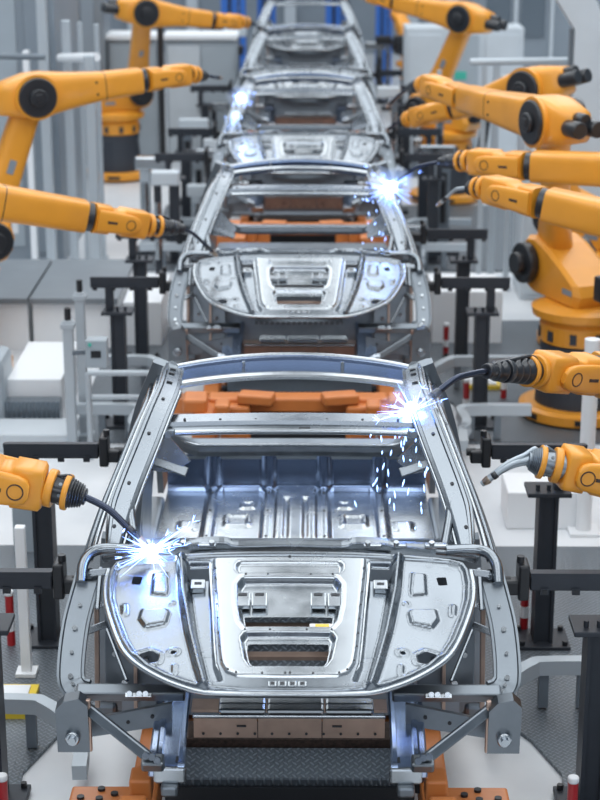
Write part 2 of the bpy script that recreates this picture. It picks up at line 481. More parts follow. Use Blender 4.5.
    obj('rivet', bm, 'dark_gap', plate)
    # bracket pair in the upper recess
    for cx_ in (-.155, .155):
        b = MB()
        for e in (-.035, .035):
            c = hpt(cx_ + e, hp(265, 602)[1], -.003); M = Matrix((Vector((1, 0, 0)), HT, HUP)).transposed()
            b.box(c, (.064, .085, .022), M, .006)
        obj('hinge_bracket', b, 'steel_bright', plate)
        d = MB()
        for e in (-.035, .035):
            c = hpt(cx_ + e, hp(265, 598)[1], .0085); d.box(c, (.036, .016, .004), M, .0015)
        obj('bracket_slot', d, 'dark_gap', plate)
    # front four square nuts
    b = MB(); d = MB()
    for k in range(4):
        c = hpt((-.058 + k * .0385), .022, .012); M = Matrix((Vector((1, 0, 0)), HT, HUP)).transposed()
        b.box(c, (.032, .03, .012), M, .004); d.box(c + HUP * .006, (.015, .013, .003), M)
    obj('latch_nut', b, 'steel_bright', plate); obj('nut_hole', d, 'dark_gap', plate)
    # small yellow sticker below the upper opening
    c = hpt(.135, hp(320, 625)[1], -.02); M = Matrix((Vector((1, 0, 0)), HT, HUP)).transposed()
    obj('sticker', MB().box(c, (.10, .035, .002), M), 'label_white', plate)
    obj('sticker_print', MB().box(c + HUP * .0015, (.055, .028, .002), M), 'label_yellow', plate)
    for sg in (-1, 1):
        x, s = hp(198, 583.5); c = hpt(sg * x, s, -.018)
        b = MB().box(c, (.06, .06, .03), M, .006); obj('channel_bracket', b, 'steel_bright', hood)
        obj('bracket_hole', MB().box(c + HUP * .015, (.03, .014, .003), M), 'dark_gap', hood)
        x, s = hp(209, 682); c = hpt(sg * x, s, -.01); obj('channel_nut', MB().box(c, (.028, .03, .02), M, .005), 'steel', hood)
    # rim tube all round the hood edge
    rp = [hpt(x, s, .006) for x, s in RIMPTS[:12]]
    full = [Vector((-p.x, p.y, p.z)) for p in rp[::-1]] + rp[1:]
    obj('hood_rim', MB().tube(curve_pts(full, 120), .0115, 10), 'steel_bright', car)
    # louvred fan grille seen through the hood openings
    g = MB(); y0 = 6.27
    g.box((0, 6.62, 1.17), (.62, .46, .02), frame(HT).copy() if False else Matrix((Vector((1, 0, 0)), HT, HUP)).transposed())
    obj('underhood_tread', g, 'tread_plate', car)
    g = MB()
    for s_, h_ in ((hp(290, 645)[1], -.07), (hp(290, 616)[1], -.07)):
        g.box(hpt(0, s_, h_), (.56, .03, .02), M)
    obj('underhood_strip', g, 'steel_copper', car)

    # ---- cowl: ridge bar behind the hood with end hinges
    cw = MB()
    pts = [(-.80, 7.02, 1.44), (-.70, 7.02, 1.465), (-.5, 7.03, 1.475), (-.45, 7.03, 1.475), (-.40, 7.03, 1.49), (-.28, 7.03, 1.495), (-.22, 7.03, 1.478), (0, 7.04, 1.478)]
    pts = pts + [(-x, y, z) for x, y, z in pts[:-1][::-1]]
    cw.sweep(curve_pts(pts, 70), [(-.03, -.03), (-.03, .0), (-.018, .014), (.0, .012), (.012, .004), (.035, .004), (.035, -.03)], smooth=False)
    cowl = obj('cowl_crossmember', cw, 'steel', car)
    cw = MB()
    for sg in (-1, 1):
        for x, l in ((.62, .1), (.35, .08), (.47, .05)):
            cw.box((sg * x, 7.0, 1.49), (l, .035, .018), None, .005)
            cw.cyl((sg * (x - .02), 6.99, 1.495), (sg * (x - .02), 6.985, 1.512), .012, n=10)
    obj('cowl_bracket', cw, 'steel_bright', cowl)

    for sg in (-1, 1):
        S = lambda pts: [(sg * x, y, z) for x, y, z in pts]
        # ---- A-pillar and roof rail
        P = [(-.775, 6.98, 1.46), (-.745, 7.1, 1.56), (-.70, 7.24, 1.68), (-.645, 7.40, 1.80), (-.60, 7.58, 1.895), (-.575, 7.85, 1.925), (-.575, 8.1, 1.92), (-.58, 8.30, 1.90)]
        C = curve_pts(S(P), 42); k = len(C)
        ups = [Vector((sg * .30, -.75, .75)).lerp(Vector((sg * .25, -.15, 1)), min(1, i / k * 1.4)).normalized() for i in range(k)]
        w = .052
        sec = [(-w, -.015), (-w, .003), (-w + .012, .007), (-w + .016, 0), (w - .030, .0), (w - .024, .012), (w - .012, .012), (w - .008, 0), (w, -.004), (w, -.03), (0, -.035)]
        if sg < 0: sec = [(x, y) for x, y in sec]
        else: sec = [(-x, y) for x, y in sec][::-1]
        nar = lambda t, sec=sec: [(x * (.5 + .5 * min(1, t / .2)) + (1 if sg > 0 else -1) * .022 * max(0, 1 - t / .2), y) for x, y in sec]
        pil = obj('roof_rail', MB().sweep(C, nar, ups=ups), 'steel', car)
        # lower outer weather strips
        for off, r, mt in (((-.075, .03, -.05), .012, 'steel_bright'), ((-.11, .05, -.10), .015, 'steel'), ((-.14, .08, -.16), .010, 'steel_matte')):
            Q = [(x + off[0], y + off[1], z + off[2]) for x, y, z in P]
            obj('door_flange', MB().tube(curve_pts(S(Q), 36), r, 8), mt, pil)
        Q = [(x + .055, y + .02, z - .025) for x, y, z in P[:6]]
        obj('windscreen_flange', MB().tube(curve_pts(S(Q), 30), .011, 8), 'steel_bright', pil)
        # holes in the rail
        hb = MB()
        for t in (.12, .3, .48, .66, .78, .88, .95):
            i = int(t * (k - 1)); p = C[i] + ups[i] * .004 
            if t < .7: hb.cyl(p - ups[i] * .004, p + ups[i] * .001, .008, n=12)
            else:
                tn = (C[min(i + 1, k - 1)] - C[i - 1]).normalized(); av = tn.cross(ups[i]).normalized()
                hb.beam(p - av * .014, p + av * .014, .007, .006, ups[i])
        obj('rail_hole', hb, 'dark_gap', pil)
        # quarter triangle at the pillar foot
        tri = MB().tube(S([(-.70, 7.25, 1.655), (-.685, 7.14, 1.56), (-.655, 7.02, 1.465)]), .020, 10)
        tri.tube(S([(-.79, 6.99, 1.45), (-.62, 7.0, 1.465)]), .017, 8)
        obj('quarter_frame', tri, 'steel', pil)
        # ---- inner hinge pillar, B pillar and sill
        b = MB()
        b.sweep(curve_pts(S([(-.80, 7.25, .6), (-.79, 7.25, 1.1), (-.76, 7.2, 1.45)]), 10), [(-.06, -.03), (-.06, .03), (.06, .03), (.06, -.03)], up=(0, 1, 0))
        b.sweep(curve_pts(S([(-.84, 8.45, .6), (-.83, 8.42, 1.1), (-.74, 8.35, 1.6), (-.62, 8.28, 1.92)]), 16), [(-.06, -.03), (-.06, .02), (-.03, .035), (.03, .035), (.06, .02), (.06, -.03)], up=(0, 1, 0))
        obj('side_pillar', b, 'steel_matte', car)
        b = MB().beam((sg * .84, 7.2, .58), (sg * .84, 9.9, .58), .12, .12, bev=.02)
        obj('sill', b, 'steel_matte', car)
        # rear quarter with wheelhouse
        b = MB()
        prof = [(-1.2, -.45), (-1.2, .2), (-.9, .38), (-.45, .5), (-.1, .42), (.0, .2), (.15, .05), (.0, -.1), (-.15, -.3), (-.35, -.45)]
        poly = [(8.6 + .4 - y - .25 + 0, z + .95) for y, z in prof]
        poly = [(10.55, .55), (10.55, 1.15), (10.2, 1.25), (9.5, 1.30), (9.0, 1.42), (8.75, 1.30), (8.72, .62), (9.2, .62), (9.3, .85), (9.5, .98), (9.75, .98), (9.95, .85), (10.05, .6)]
        b.prism(poly, (sg * .80, 0, 0), (0, 1, 0), (0, 0, 1), sg * .035)
        q = obj('rear_quarter', b, 'steel_matte', car)
        b = MB().tube(curve_pts(S([(-.59, 8.30, 1.90), (-.66, 8.6, 1.74), (-.74, 8.85, 1.5), (-.80, 9.1, 1.34), (-.82, 9.8, 1.27), (-.82, 10.5, 1.18)]), 30), .03, 10)
        obj('quarter_rail', b, 'steel', q)
        # shock tower bracket showing through the windscreen
        b = MB()
        c = Vector((sg * .645, 8.55, 1.36))
        b.prism([(-.12, -.07), (.04, -.09), (.12, -.03), (.10, .0), (.0, .11), (-.12, .10)] if sg < 0 else [(.12, -.07), (.12, .10), (.0, .11), (-.10, .0), (-.12, -.03), (-.04, -.09)], c, (1, 0, 0), (0, .25, 1), .05)
        obj('tower_bracket', b, 'steel', car)
        b = MB().beam((sg * .74, 8.5, 1.36), (sg * .54, 8.48, 1.29), .05, .018, (0, -1, 1), .004)
        obj('tower_flange', b, 'steel', car)
        # ---- front apron: curved outer band
        P2 = [(-.80, 6.99, 1.44), (-.845, 6.93, 1.39), (-.865, 6.86, 1.32), (-.885, 6.76, 1.24), (-.893, 6.66, 1.15), (-.89, 6.58, 1.08), (-.875, 6.55, 1.055), (-.85, 6.53, 1.04), (-.82, 6.52, 1.035)]
        up2 = [Vector((0, -1, .7))] * 60
        C2 = curve_pts(S(P2[1:]), 40)
        sec = [(-.056, -.02), (-.056, .006), (-.046, .008), (-.041, 0), (.041, 0), (.046, .008), (.056, .006), (.056, -.02)]
        ap = obj('apron_band', MB().sweep(C2, sec, up=(0, -1, .7)), 'steel_matte', car)
        obj('apron_tube', MB().tube(curve_pts(S([(-.66, 6.98, 1.475), (-.78, 6.99, 1.475), (-.84, 6.97, 1.465), (-.87, 6.93, 1.43), (-.875, 6.88, 1.37)]), 24), .024, 12), 'steel', ap)
        hb = MB()
        for i, t in enumerate((.2, .33, .45, .58, .7, .82)):
            p = C2[int(t * (len(C2) - 1))]; nrm = Vector((0, -1, .7)).normalized()
            hb.cyl(p + Vector((sg * -.0, 0, 0)), p + nrm * .012, .011 if i % 2 else .008, n=10)
        obj('apron_bolt', hb, 'steel_bright', ap)
        # inner ribs between hood edge and apron
        b = MB()
        for (x0, y0, z0), (x1, y1, z1), w_ in (((.795, 6.92, 1.42), (.80, 6.80, 1.28), .018), ((.765, 6.90, 1.41), (.775, 6.80, 1.29), .014), ((.84, 6.90, 1.40), (.75, 6.90, 1.41), .03), ((.86, 6.84, 1.27), (.755, 6.86, 1.28), .02), ((.86, 6.76, 1.19), (.765, 6.80, 1.215), .03), ((.765, 6.80, 1.20), (.66, 6.58, 1.06), .014)):
            b.beam((sg * x0, y0, z0), (sg * x1, y1, z1), w_, .02, (0, -1, .5), .004)
        for z in (1.40, 1.33): b.cyl((sg * .84, 6.93, z), (sg * .84, 6.89, z - .01), .014, n=12)
        obj('apron_rib', b, 'steel', ap)
        # strut tower sheet
        b = MB()
        b.box((sg * .72, 6.9, 1.08), (.13, .02, .5), Matrix.Rotation(R(-12), 3, 'X'), .005)
        b.box((sg * .60, 6.93, 1.0), (.11, .02, .5), Matrix.Rotation(R(-12), 3, 'X'), .005)
        st = obj('strut_tower', b, 'steel_matte', car)
        b = MB().box((sg * .655, 6.89, 1.05), (.016, .03, .5), Matrix.Rotation(R(-12), 3, 'X'), .003)
        b.box((sg * .82, 6.9, 1.05), (.02, .03, .5), Matrix.Rotation(R(-12), 3, 'X'), .003)
        obj('tower_edge', b, 'steel_copper', st)
        b = MB()
        for x, z in ((.72, 1.22), (.74, 1.05), (.61, 1.02), (.70, .93)): b.cyl((sg * x, 6.89 + (z - 1.08) * .2, z), (sg * x, 6.86 + (z - 1.08) * .2, z), .013, n=10)
        obj('tower_bolt', b, 'steel_bright', st)
        # dark box behind so the engine bay reads deep
        # ---- lower frame: crossbeam, brace, plate, rail
        b = MB().beam((sg * .86, 6.53, 1.035), (sg * .42, 6.53, 1.035), .055, .055, (0, -.6, 1), .008)
        cb = obj('front_crossbeam', b, 'steel_matte', car)
        b = MB()
        for x in (.60, .575, .64): b.cyl((sg * x, 6.49, 1.05), (sg * x, 6.465, 1.06), .012, n=10)
        b.beam((sg * .66, 6.485, 1.045), (sg * .55, 6.485, 1.045), .02, .012, (0, -1, 1), .003)
        obj('crossbeam_bracket', b, 'steel_bright', cb)
        b = MB().beam((sg * .83, 6.47, 1.01), (sg * .545, 6.26, .885), .045, .03, (0, -1, .3), .008)
        b.box((sg * .53, 6.24, .875), (.09, .06, .05), Matrix.Rotation(R(20), 3, 'X'), .01)
        br = obj('diagonal_brace', b, 'steel_matte', car)
        b = MB()
        for x, z in ((.53, .91), (.51, .895), (.555, .915)): b.cyl((sg * x, 6.23, z), (sg * x, 6.20, z + .01), .014, n=10)
        obj('brace_bolt', b, 'steel_bright', br)
        b = MB().prism([(-.065, -.12), (.065, -.12), (.065, .10), (.03, .135), (-.03, .12), (-.065, .08)], (sg * .868, 6.48, .94), (1, 0, 0), (0, -.12, 1), .06)
        pl = obj('tow_plate', b, 'steel_matte', car)
        b = MB().box((sg * .804, 6.445, .93), (.02, .02, .23), None, .003)
        obj('plate_edge', b, 'steel_copper', pl)
        b = MB().cyl((sg * .868, 6.44, .885), (sg * .868, 6.40, .888), .030, n=20, bev=.006); b.cyl((sg * .868, 6.41, .886), (sg * .868, 6.38, .889), .017, n=6)
        obj('tow_bolt', b, 'steel_bright', pl)
        b = MB().beam((sg * .82, 6.5, .80), (sg * .48, 6.56, .875), .09, .02, (0, .25, 1), .004) if False else MB()
        b.prism([(-.17, -.075), (.17, -.02), (.17, .07), (-.17, .0)] if sg < 0 else [(-.17, -.02), (.17, -.075), (.17, .0), (-.17, .07)], (sg * .65, 6.60, .885), (1, 0, 0), (0, .15, 1), .03)
        sb = obj('side_member', b, 'steel_matte', car)
        hb = MB()
        for x, z in ((.76, .855), (.66, .88), (.56, .905)): hb.cyl((sg * x, 6.575, z), (sg * x, 6.566, z), .008, n=10)
        obj('member_hole', hb, 'dark_gap', sb)
        # longitudinal rail towards the camera
        sec = [(-.058, .025), (-.050, .032), (-.034, .032), (-.030, .014), (.030, .014), (.034, .032), (.05, .032), (.058, .025), (.058, -.05), (-.058, -.05)]
        b = MB().sweep([(sg * .465, 6.25, .84), (sg * .468, 6.4, .85), (sg * .472, 6.65, .87), (sg * .472, 7.1, .9)], sec)
        rl = obj('front_rail', b, 'chrome_blue_lit', car, 'polished front rail with blue sheen tinted into its metal')
        b = MB().box((sg * .465, 6.245, .82), (.13, .03, .07), None, .01)
        obj('rail_end', b, 'steel_bright', rl)
        b = MB()
        for y in (6.3, 6.38, 6.44, 6.52): b.box((sg * .535, y, .85), (.03, .035, .03), None, .008)
        b.beam((sg * .535, 6.25, .83), (sg * .54, 6.75, .87), .035, .06, bev=.008)
        obj('rail_bracket', b, 'chrome_blue_lit', rl)
        b = MB().box((sg * .43, 6.3, .853), (.03, .04, .012), None)
        obj('rail_notch', b, 'dark_gap', rl)
        # front corner under the rail
        obj('crash_bracket', MB().box((sg * .465, 6.225, .765), (.07, .05, .05), None, .012), 'steel_matte', rl)

    # ---- cross members
    def bowcurve(y0, z0, xw, sag_z, sag_y=0):
        return [(x, y0 + sag_y * (1 - (x / xw) ** 2), z0 + sag_z * (1 - (x / xw) ** 2)) for x in np.linspace(-xw, xw, 25)]
    hsec = [(-.055, .0), (-.055, .012), (.04, .006), (.045, -.012), (.075, -.02), (.078, -.045), (.05, -.05), (.03, -.03), (-.04, -.03)]
    hd = obj('windscreen_header', MB().sweep(bowcurve(7.62, 1.84, .585, .012), hsec), 'steel', car)
    obj('header_tube', MB().tube(bowcurve(7.545, 1.807, .57, .012), .014, 10), 'steel_bright', hd)
    hb = MB()
    for x in np.linspace(-.48, .48, 7): hb.cyl((x, 7.60, 1.85), (x, 7.598, 1.8585), .006, n=10)
    hb.box((.06, 7.55, 1.825), (.05, .015, .02))
    obj('header_hole', hb, 'dark_gap', hd)
    hb = MB()
    for sg in (-1, 1): hb.box((sg * .545, 7.53, 1.815), (.05, .04, .035), None, .008); hb.cyl((sg * .545, 7.50, 1.82), (sg * .545, 7.47, 1.825), .016, n=10)
    obj('header_clamp', hb, 'steel_dark', hd)
    rb = obj('roof_bow', MB().sweep(bowcurve(8.03, 1.885, .575, .045, .03), [(-.035, 0), (-.03, .01), (.0, .014), (.03, .01), (.035, 0), (.035, -.012), (-.035, -.012)]), 'steel_bright', car)
    rh_ = obj('rear_header', MB().sweep(bowcurve(8.32, 1.855, .59, .055, .03), [(-.03, .028), (-.03, .034), (.03, .034), (.036, .02), (.036, -.052), (.0, -.056), (-.03, -.04)]), 'steel_blue_lit', car, 'rear roof header with blue weld light tinted into its steel')
    obj('header_lip', MB().tube(bowcurve(8.33, 1.89, .58, .055, .03), .012, 8), 'steel_bright', rh_)
    b = MB()
    for sg in (-1, 1): b.box((sg * .24, 8.30, 1.885), (.016, .04, .085), None, .003)
    obj('header_web', b, 'steel', rh_)
    # parcel shelf: bowl-shaped crossmember
    pts = [(-.72, 8.90, 1.41), (-.66, 8.96, 1.33), (-.56, 9.02, 1.26), (-.45, 9.04, 1.245), (0, 9.05, 1.245)]
    pts = pts + [(-x, y, z) for x, y, z in pts[:-1][::-1]]
    sh = obj('parcel_crossmember', MB().sweep(curve_pts(pts, 50), [(-.05, .02), (.035, .02), (.045, .01), (.05, -.02), (.05, -.045), (-.05, -.035)]), 'steel_dark', car)
    obj('shelf_lip', MB().tube([Vector(p) + Vector((0, -.045, .017)) for p in curve_pts(pts, 50)], .009, 8), 'steel_bright', sh)
    # ---- floor pan with stamped ribs, heel board
    def fh_(X, Y):
        A = np.abs(X); h = 0 * X
        h += .022 * ss(np.abs(A - .165) - .03, .02) + .022 * ss(np.abs(A - .50) - .03, .02)
        h += .03 * ss(np.abs(X) - .125, .03) 
        h -= .02 * ss(sd_box(A, Y, .055, 9.55, .008, .36, .004), .012)
        h += .014 * ss(sd_box(A, Y, .335, 9.58, .075, .10, .02), .016) - .02 * ss(sd_box(A, Y, .335, 9.60, .055, .075, .02), .012)
        h += .012 * ss(sd_box(A, Y, .285, 9.84, .04, .06, .012), .012) - .01 * ss(sd_box(A, Y, .285, 9.84, .022, .04, .012), .012)
        h += .010 * ss(sd_box(A, Y, .62, 9.50, .05, .07, .015), .012)
        h -= .02 * np.exp(-((Y - 9.22) / .03) ** 2)
        return h
    fl = obj('floor_pan', panel(MB(), -.78, .78, 9.0, 10.12, .012, lambda X, Y: X * 0 - 1, fh_, lambda X, Y, H: (X, Y, .60 + H)), 'steel_bright', car)
    def heel(X, Y):
        A = np.abs(X); return .02 * ss(np.abs(A - .165) - .035, .03) + .02 * ss(np.abs(A - .50) - .035, .03)
    hl = obj('heel_board', panel(MB(), -.78, .78, 0, .24, .012, lambda X, Y: X * 0 - 1, heel, lambda X, Y, H: (X, 10.1 + Y * .15 - H - .05 * np.clip((.05 - Y) / .05, 0, 1) ** 2, .58 + Y)), 'steel_blue_lit', car, 'rear seat riser with blue weld light tinted into its steel')
    obj('rear_floor', MB().box((0, 10.3, .80), (1.56, .34, .02)), 'steel_matte', car)
    obj('front_floor', MB().box((0, 8.15, .55), (1.56, 1.7, .02)), 'steel_matte', car)
    b = MB()
    for x in (-.5, -.165, .165, .5):
        for y in (9.3, 9.7, 10.0): b.cyl((x, y, .622), (x, y, .625), .008, n=8)
    obj('pan_hole', b, 'dark_gap', fl)
    obj('firewall', MB().box((0, 7.2, 1.02), (1.5, .03, .80), Matrix.Rotation(R(-8), 3, 'X')), 'steel_dark', car)
    # ---- radiator support: copper-toned bar with holes and bright rolls
    b = MB()
    for x0, x1 in ((-.40, -.135), (-.13, .135), (.14, .40)): b.box(((x0 + x1) / 2, 6.70, .80), (x1 - x0, .015, .11))
    b.box((0, 6.75, .865), (.82, .1, .012))
    rs = obj('radiator_support', b, 'steel_copper', car, 'copper-toned lower bar with bolt holes')
    b = MB()
    for x in np.linspace(-.36, .36, 11): b.cyl((x, 6.69, .765), (x, 6.688, .765), .006, n=10)
    for x in (-.2, .2): b.box((x, 6.69, .80), (.04, .004, .008))
    obj('support_hole', b, 'dark_gap', rs)
    b = MB()
    for x0, x1 in ((-.29, -.095), (-.09, .145), (.15, .35)):
        for k_ in range(2): b.box(((x0 + x1) / 2, 6.60 + .055 * k_, .925 + .0 * k_), (x1 - x0, .052, .03), Matrix.Rotation(R(14), 3, 'X'), .012)
    obj('support_roll', b, 'steel_bright', rs)
    b = MB().box((0, 6.64, .875), (.80, .03, .015), None, .004)
    obj('support_lip', b, 'steel_bright', rs)
    return car

car0 = make_car()
CAR_LABELS = ['bare metal car body nearest the front, hood frame in sharp view', 'bare metal car body second from the front, with blue weld at its roof rail',
              'blurred bare car body third from the front, weld at its left roof corner', 'blurred pale car body fourth from the front, high in the line',
              'farthest car body, only a pale sliver at the top edge']
car0['label'] = CAR_LABELS[0]
for i in range(1, 5): dup(car0, (0, CY + PITCH_Y * i, 0), CAR_LABELS[i])

# ------------------------------------------------------------------ orange carrier under every body
def make_skid():
    t = thing('conveyor_skid', '', 'skid', (0, CY, 0), 'orange carriers under the car bodies')
    for sg in (-1, 1):
        b = MB().beam((sg * .62, 5.85, .40), (sg * .62, 11.0, .40), .12, .16, bev=.012)
        obj('side_rail', b, 'skid_orange', t)
        b = MB().box((sg * .78, 6.68, .42), (.30, .16, .12), None, .012)
        b.box((sg * .62, 6.25, .56), (.11, .22, .20), Matrix.Rotation(R(12), 3, 'X'), .012); b.box((sg * .60, 6.45, .66), (.09, .12, .10), None, .01)
        f = obj('front_foot', b, 'skid_orange', t)
        b = MB()
        for x, y in ((.88, 6.65), (.80, 6.64), (.80, 6.72), (.74, 6.68)): b.cyl((sg * x, y, .478), (sg * x, y, .492), .016, n=10)
        obj('foot_bolt', b, 'clamp_black', f)
    for y in (7.5, 8.4, 9.5): obj('crossbar', MB().beam((-.62, y, .38), (.62, y, .38), .10, .12, bev=.01), 'skid_orange', t)
    b = MB()
    b.beam((-.60, 11.45, .74), (.60, 11.45, .74), .16, .10, bev=.015)
    for sg in (-1, 1):
        b.box((sg * .62, 11.2, .68), (.14, .50, .16), None, .02); b.box((sg * .42, 11.35, .55), (.20, .14, .42), None, .02); b.box((sg * .50, 11.2, .74), (.10, .16, .16), None, .02)
        b.box((sg * .68, 11.25, .80), (.16, .22, .10), None, .02); b.box((sg * .28, 11.35, .80), (.24, .14, .07), Matrix.Rotation(R(sg * 12), 3, 'Z'), .015)
    obj('rear_cradle', b, 'skid_orange', t)
    b = MB().box((0, 6.95, .465), (1.08, .20, .05), Matrix.Rotation(R(14), 3, 'X'), .006)
    obj('tread_step', b, 'tread_plate', t)
    obj('step_face', MB().box((0, 6.84, .36), (1.08, .02, .14)), 'clamp_black', t)
    obj('brush_strip', MB().box((0, 7.12, .53), (1.0, .12, .06), Matrix.Rotation(R(14), 3, 'X')), 'brown_brush', t)
    b = MB()
    for sg in (-1, 1): b.box((sg * .565, 6.84, .46), (.06, .07, .09), None, .012); b.cyl((sg * .565, 6.81, .49), (sg * .565, 6.79, .495), .013, n=10)
    obj('step_bracket', b, 'clamp_black', t)
    return t
sk0 = make_skid()
SL = ['orange carrier with tread step under the nearest car body', 'orange carrier under the second car body from the front', 'orange carrier under the third car body from the front', 'orange carrier under the fourth car body from the front']
sk0['label'] = SL[0]
for i in range(1, 4): dup(sk0, (0, CY + PITCH_Y * i, 0), SL[i])
# ------------------------------------------------------------------ robots
def robot(label, E, J, Wp, K, M_, T, back=.0, base=None, torch='torch_steel', wob=None, neck_r=.015, sc=1.0, sh=.30, fan=False, knuckle='cable_rubber'):
    """E elbow, J end of forearm, Wp flange, K end of the black sleeve, M_ bend of the neck, T tip: points in metres"""
    E, J, Wp, K, M_, T = [Vector(p) for p in (E, J, Wp, K, M_, T)]
    f = (J - E); f.z = 0; f.normalize(); side = Vector((f.y, -f.x, 0))
    if side.y > 0: side = -side          # side towards the camera
    up = Vector((0, 0, 1))
    if base is None: bx = E - f * back
    else: bx = Vector(base)
    B = Vector((bx.x, bx.y, .02)); S = B + f * sh + up * 1.15
    t = thing('welding_robot', label, 'robot', (B.x, B.y, 0), 'orange welding robots beside the line')
    # pedestal
    obj('pedestal', MB().lathe(B, [(.36, .03), (.36, .07), (.34, .09), (.30, .52), (.31, .56), (.31, .60)], 36), 'robot_pedestal', t)
    obj('base_ring', MB().lathe(B, [(.42, 0), (.46, .02), (.46, .09), (.42, .11), (.36, .11)], 36), 'robot_paint', t)
    b = MB()
    for k in range(6):
        a = R(30 + 60 * k); b.box(B + Vector((.455 * math.cos(a), .455 * math.sin(a), .055)), (.02, .16, .04), Matrix.Rotation(a, 3, 'Z'))
    obj('ring_slot', b, 'clamp_black', t)
    # carousel
    b = MB().lathe(B, [(.27, .60), (.31, .61), (.32, .75), (.30, .78), (.30, .80), (.38, .82), (.39, .88), (.34, .90), (.28, .92)], 36)
    car = obj('carousel', b, 'robot_paint', t)
    b = MB()
    for k in range(10):
        a = R(36 * k); b.box(B + Vector((.322 * math.cos(a), .322 * math.sin(a), .68)), (.015, .05, .08), Matrix.Rotation(a, 3, 'Z'))
    obj('carousel_slot', b, 'robot_pedestal', car)
    # housing hull between shoulder and the rear
    hull = [(.50, 1.24), (.47, 1.36), (.39, 1.44), (.27, 1.455), (.12, 1.41), (-.18, 1.28), (-.38, 1.18), (-.42, 1.10), (-.38, 1.0), (.26, 1.0), (.42, 1.06), (.48, 1.14)]
    b = MB().prism([(x, z) for x, z in hull], B - side * .21, f, up, 1); 
    hv = [B + f * x + up * z + side * q for q in (-.23, -.20, .20, .23) for x, z in hull]
    k = len(hull); cen = Vector((.05, 1.20))
    hv = []
    for q, s_ in ((-.21, .90), (-.17, 1), (.17, 1), (.21, .90)):
        for x, z in hull: hv.append(B + f * (sh - .30 + cen.x + (x - cen.x) * s_) + up * (-.09 + cen.y + (z - cen.y) * s_) + side * q)
    b = MB(); fs = [tuple(range(k))[::-1], tuple(range(3 * k, 4 * k))]
    for r_ in range(3): fs += [(r_ * k + i, r_ * k + (i + 1) % k, (r_ + 1) * k + (i + 1) % k, (r_ + 1) * k + i) for i in range(k)]
    b.add(hv, fs)
    hs = obj('shoulder_housing', b, 'robot_paint', t)
    c = B - f * .12 + up * 1.03 + side * .21
    obj('name_plate', MB().box(c, (.14, .004, .045), frame(f)), 'enclosure_grey', hs)
    b = MB()
    for s_ in (1, -1):
        b.cyl(S + side * .22 * s_, S + side * .30 * s_, .165, n=28, bev=.015); b.cyl(S + side * .28 * s_, S + side * .36 * s_, .09, n=20, bev=.01)
    mo = obj('shoulder_motor', b, 'robot_black', t)
    b = MB().box(B - f * .45 + up * 1.12, (.12, .30, .20), frame(f), .02)
    for q in (-.08, .0, .08): b.tube(curve_pts([B - f * .48 + side * q + up * 1.15, B - f * .60 + side * q + up * 1.35, B - f * .50 + side * q + up * .6, B - f * .42 + side * q + up * .3], 14), .022, 8)
    obj('hose_pack', b, 'cable_rubber', t)
    # upper arm (behind the forearm plane)
    d = (E - S); L = d.length; d.normalize(); w = d.cross(side).normalized()
    if w.z < 0 and abs(w.z) > .3: w = -w
    off = -side * .02
    st = []
    for q, ww, hh in ((-.17, .03, .05), (-.14, .12, .10), (0, .19, .12), (.15, .17, .12), (L * .4, .135, .10), (L - .2, .12, .10), (L, .17, .11), (L + .14, .13, .09), (L + .18, .05, .05)):
        st.append((S + off + d * q, w, side, ww, hh, 3.2))
    obj('upper_arm', MB().loft(st, 28), 'robot_paint', t)
    b = MB().box(S + d * L * .45 + side * .085, (.18, .004, .06), frame(d, side)) if False else MB()
    pl = S + d * (L * .5) + side * .083
    obj('arm_plate', MB().beam(pl - d * .06, pl + d * .06, .06, .006, side), 'enclosure_grey', t)
    # elbow and forearm
    a = (J - E); LA = a.length; a.normalize(); u = a.cross(side).normalized()
    if u.z < 0: u = -u
    s2 = u.cross(a).normalized()
    if s2.dot(side) < 0: s2 = -s2
    st = []
    for q, hh, ww in ((-.36, .07, .06), (-.34, .12, .12), (-.20, .15, .15), (-.05, .185, .17), (.10, .185, .17), (.28, .155, .145), (LA * .45, .135, .125), (LA * .62, .118, .115), (LA - .04, .108, .11), (LA - .035, .104, .106)):
        st.append((E + a * q, s2, u, ww * sc, hh * sc, 4.5))
    fa = obj('forearm', MB().loft(st, 32), 'robot_paint', t)
    b = MB().loft([(E + a * (LA * .62), s2, u, .1165, .1195, 4.5), (E + a * (LA * .62 + .006), s2, u, .1165, .1195, 4.5)], 32)
    obj('forearm_seam', b, 'robot_black', fa)
    for q, r_ in ((.30, .004), (LA * .62 - .07, .004)):
        bb = MB()
        for h_ in (-.05, .05): bb.cyl(E + a * (LA * .62 - .08) + u * h_ + s2 * .118, E + a * (LA * .62 - .08) + u * h_ + s2 * .124, .010, n=10)
    obj('forearm_bolt', bb, 'clamp_black', fa)
    b = MB()
    b.cyl(E + s2 * .15, E + s2 * .205, .165, n=36, bev=.012); b.cyl(E - s2 * .15, E - s2 * .205, .165, n=36, bev=.012)
    em = obj('elbow_motor', b, 'robot_black', t)
    b = MB().cyl(E + s2 * .20, E + s2 * .24, .075, n=24, bev=.01); b.box(E + s2 * .235, (.06, .03, .07), frame(a, u), .008)
    obj('motor_cap', b, 'robot_black', em)
    b = MB().ring(E + s2 * .165, s2, .165, .19, .03, 36)
    obj('motor_ring', b, 'robot_paint', em)
    b = MB()
    for h_ in (-.075, .075): b.cyl(E - a * .34 + s2 * h_, E - a * .52 + s2 * h_, .062, n=20, bev=.01)
    b.cyl(E - a * .34 + u * .06, E - a * .46 + u * .06, .05, n=18, bev=.01)
    obj('wrist_drive', b, 'robot_black', t)
    # wrist: inner block between two cheeks
    wv = (Wp - J); LW = wv.length; wv.normalize(); u3 = s2.cross(wv).normalized()
    if u3.z < 0: u3 = -u3
    s3 = wv.cross(u3).normalized()
    if s3.dot(side) < 0: s3 = -s3
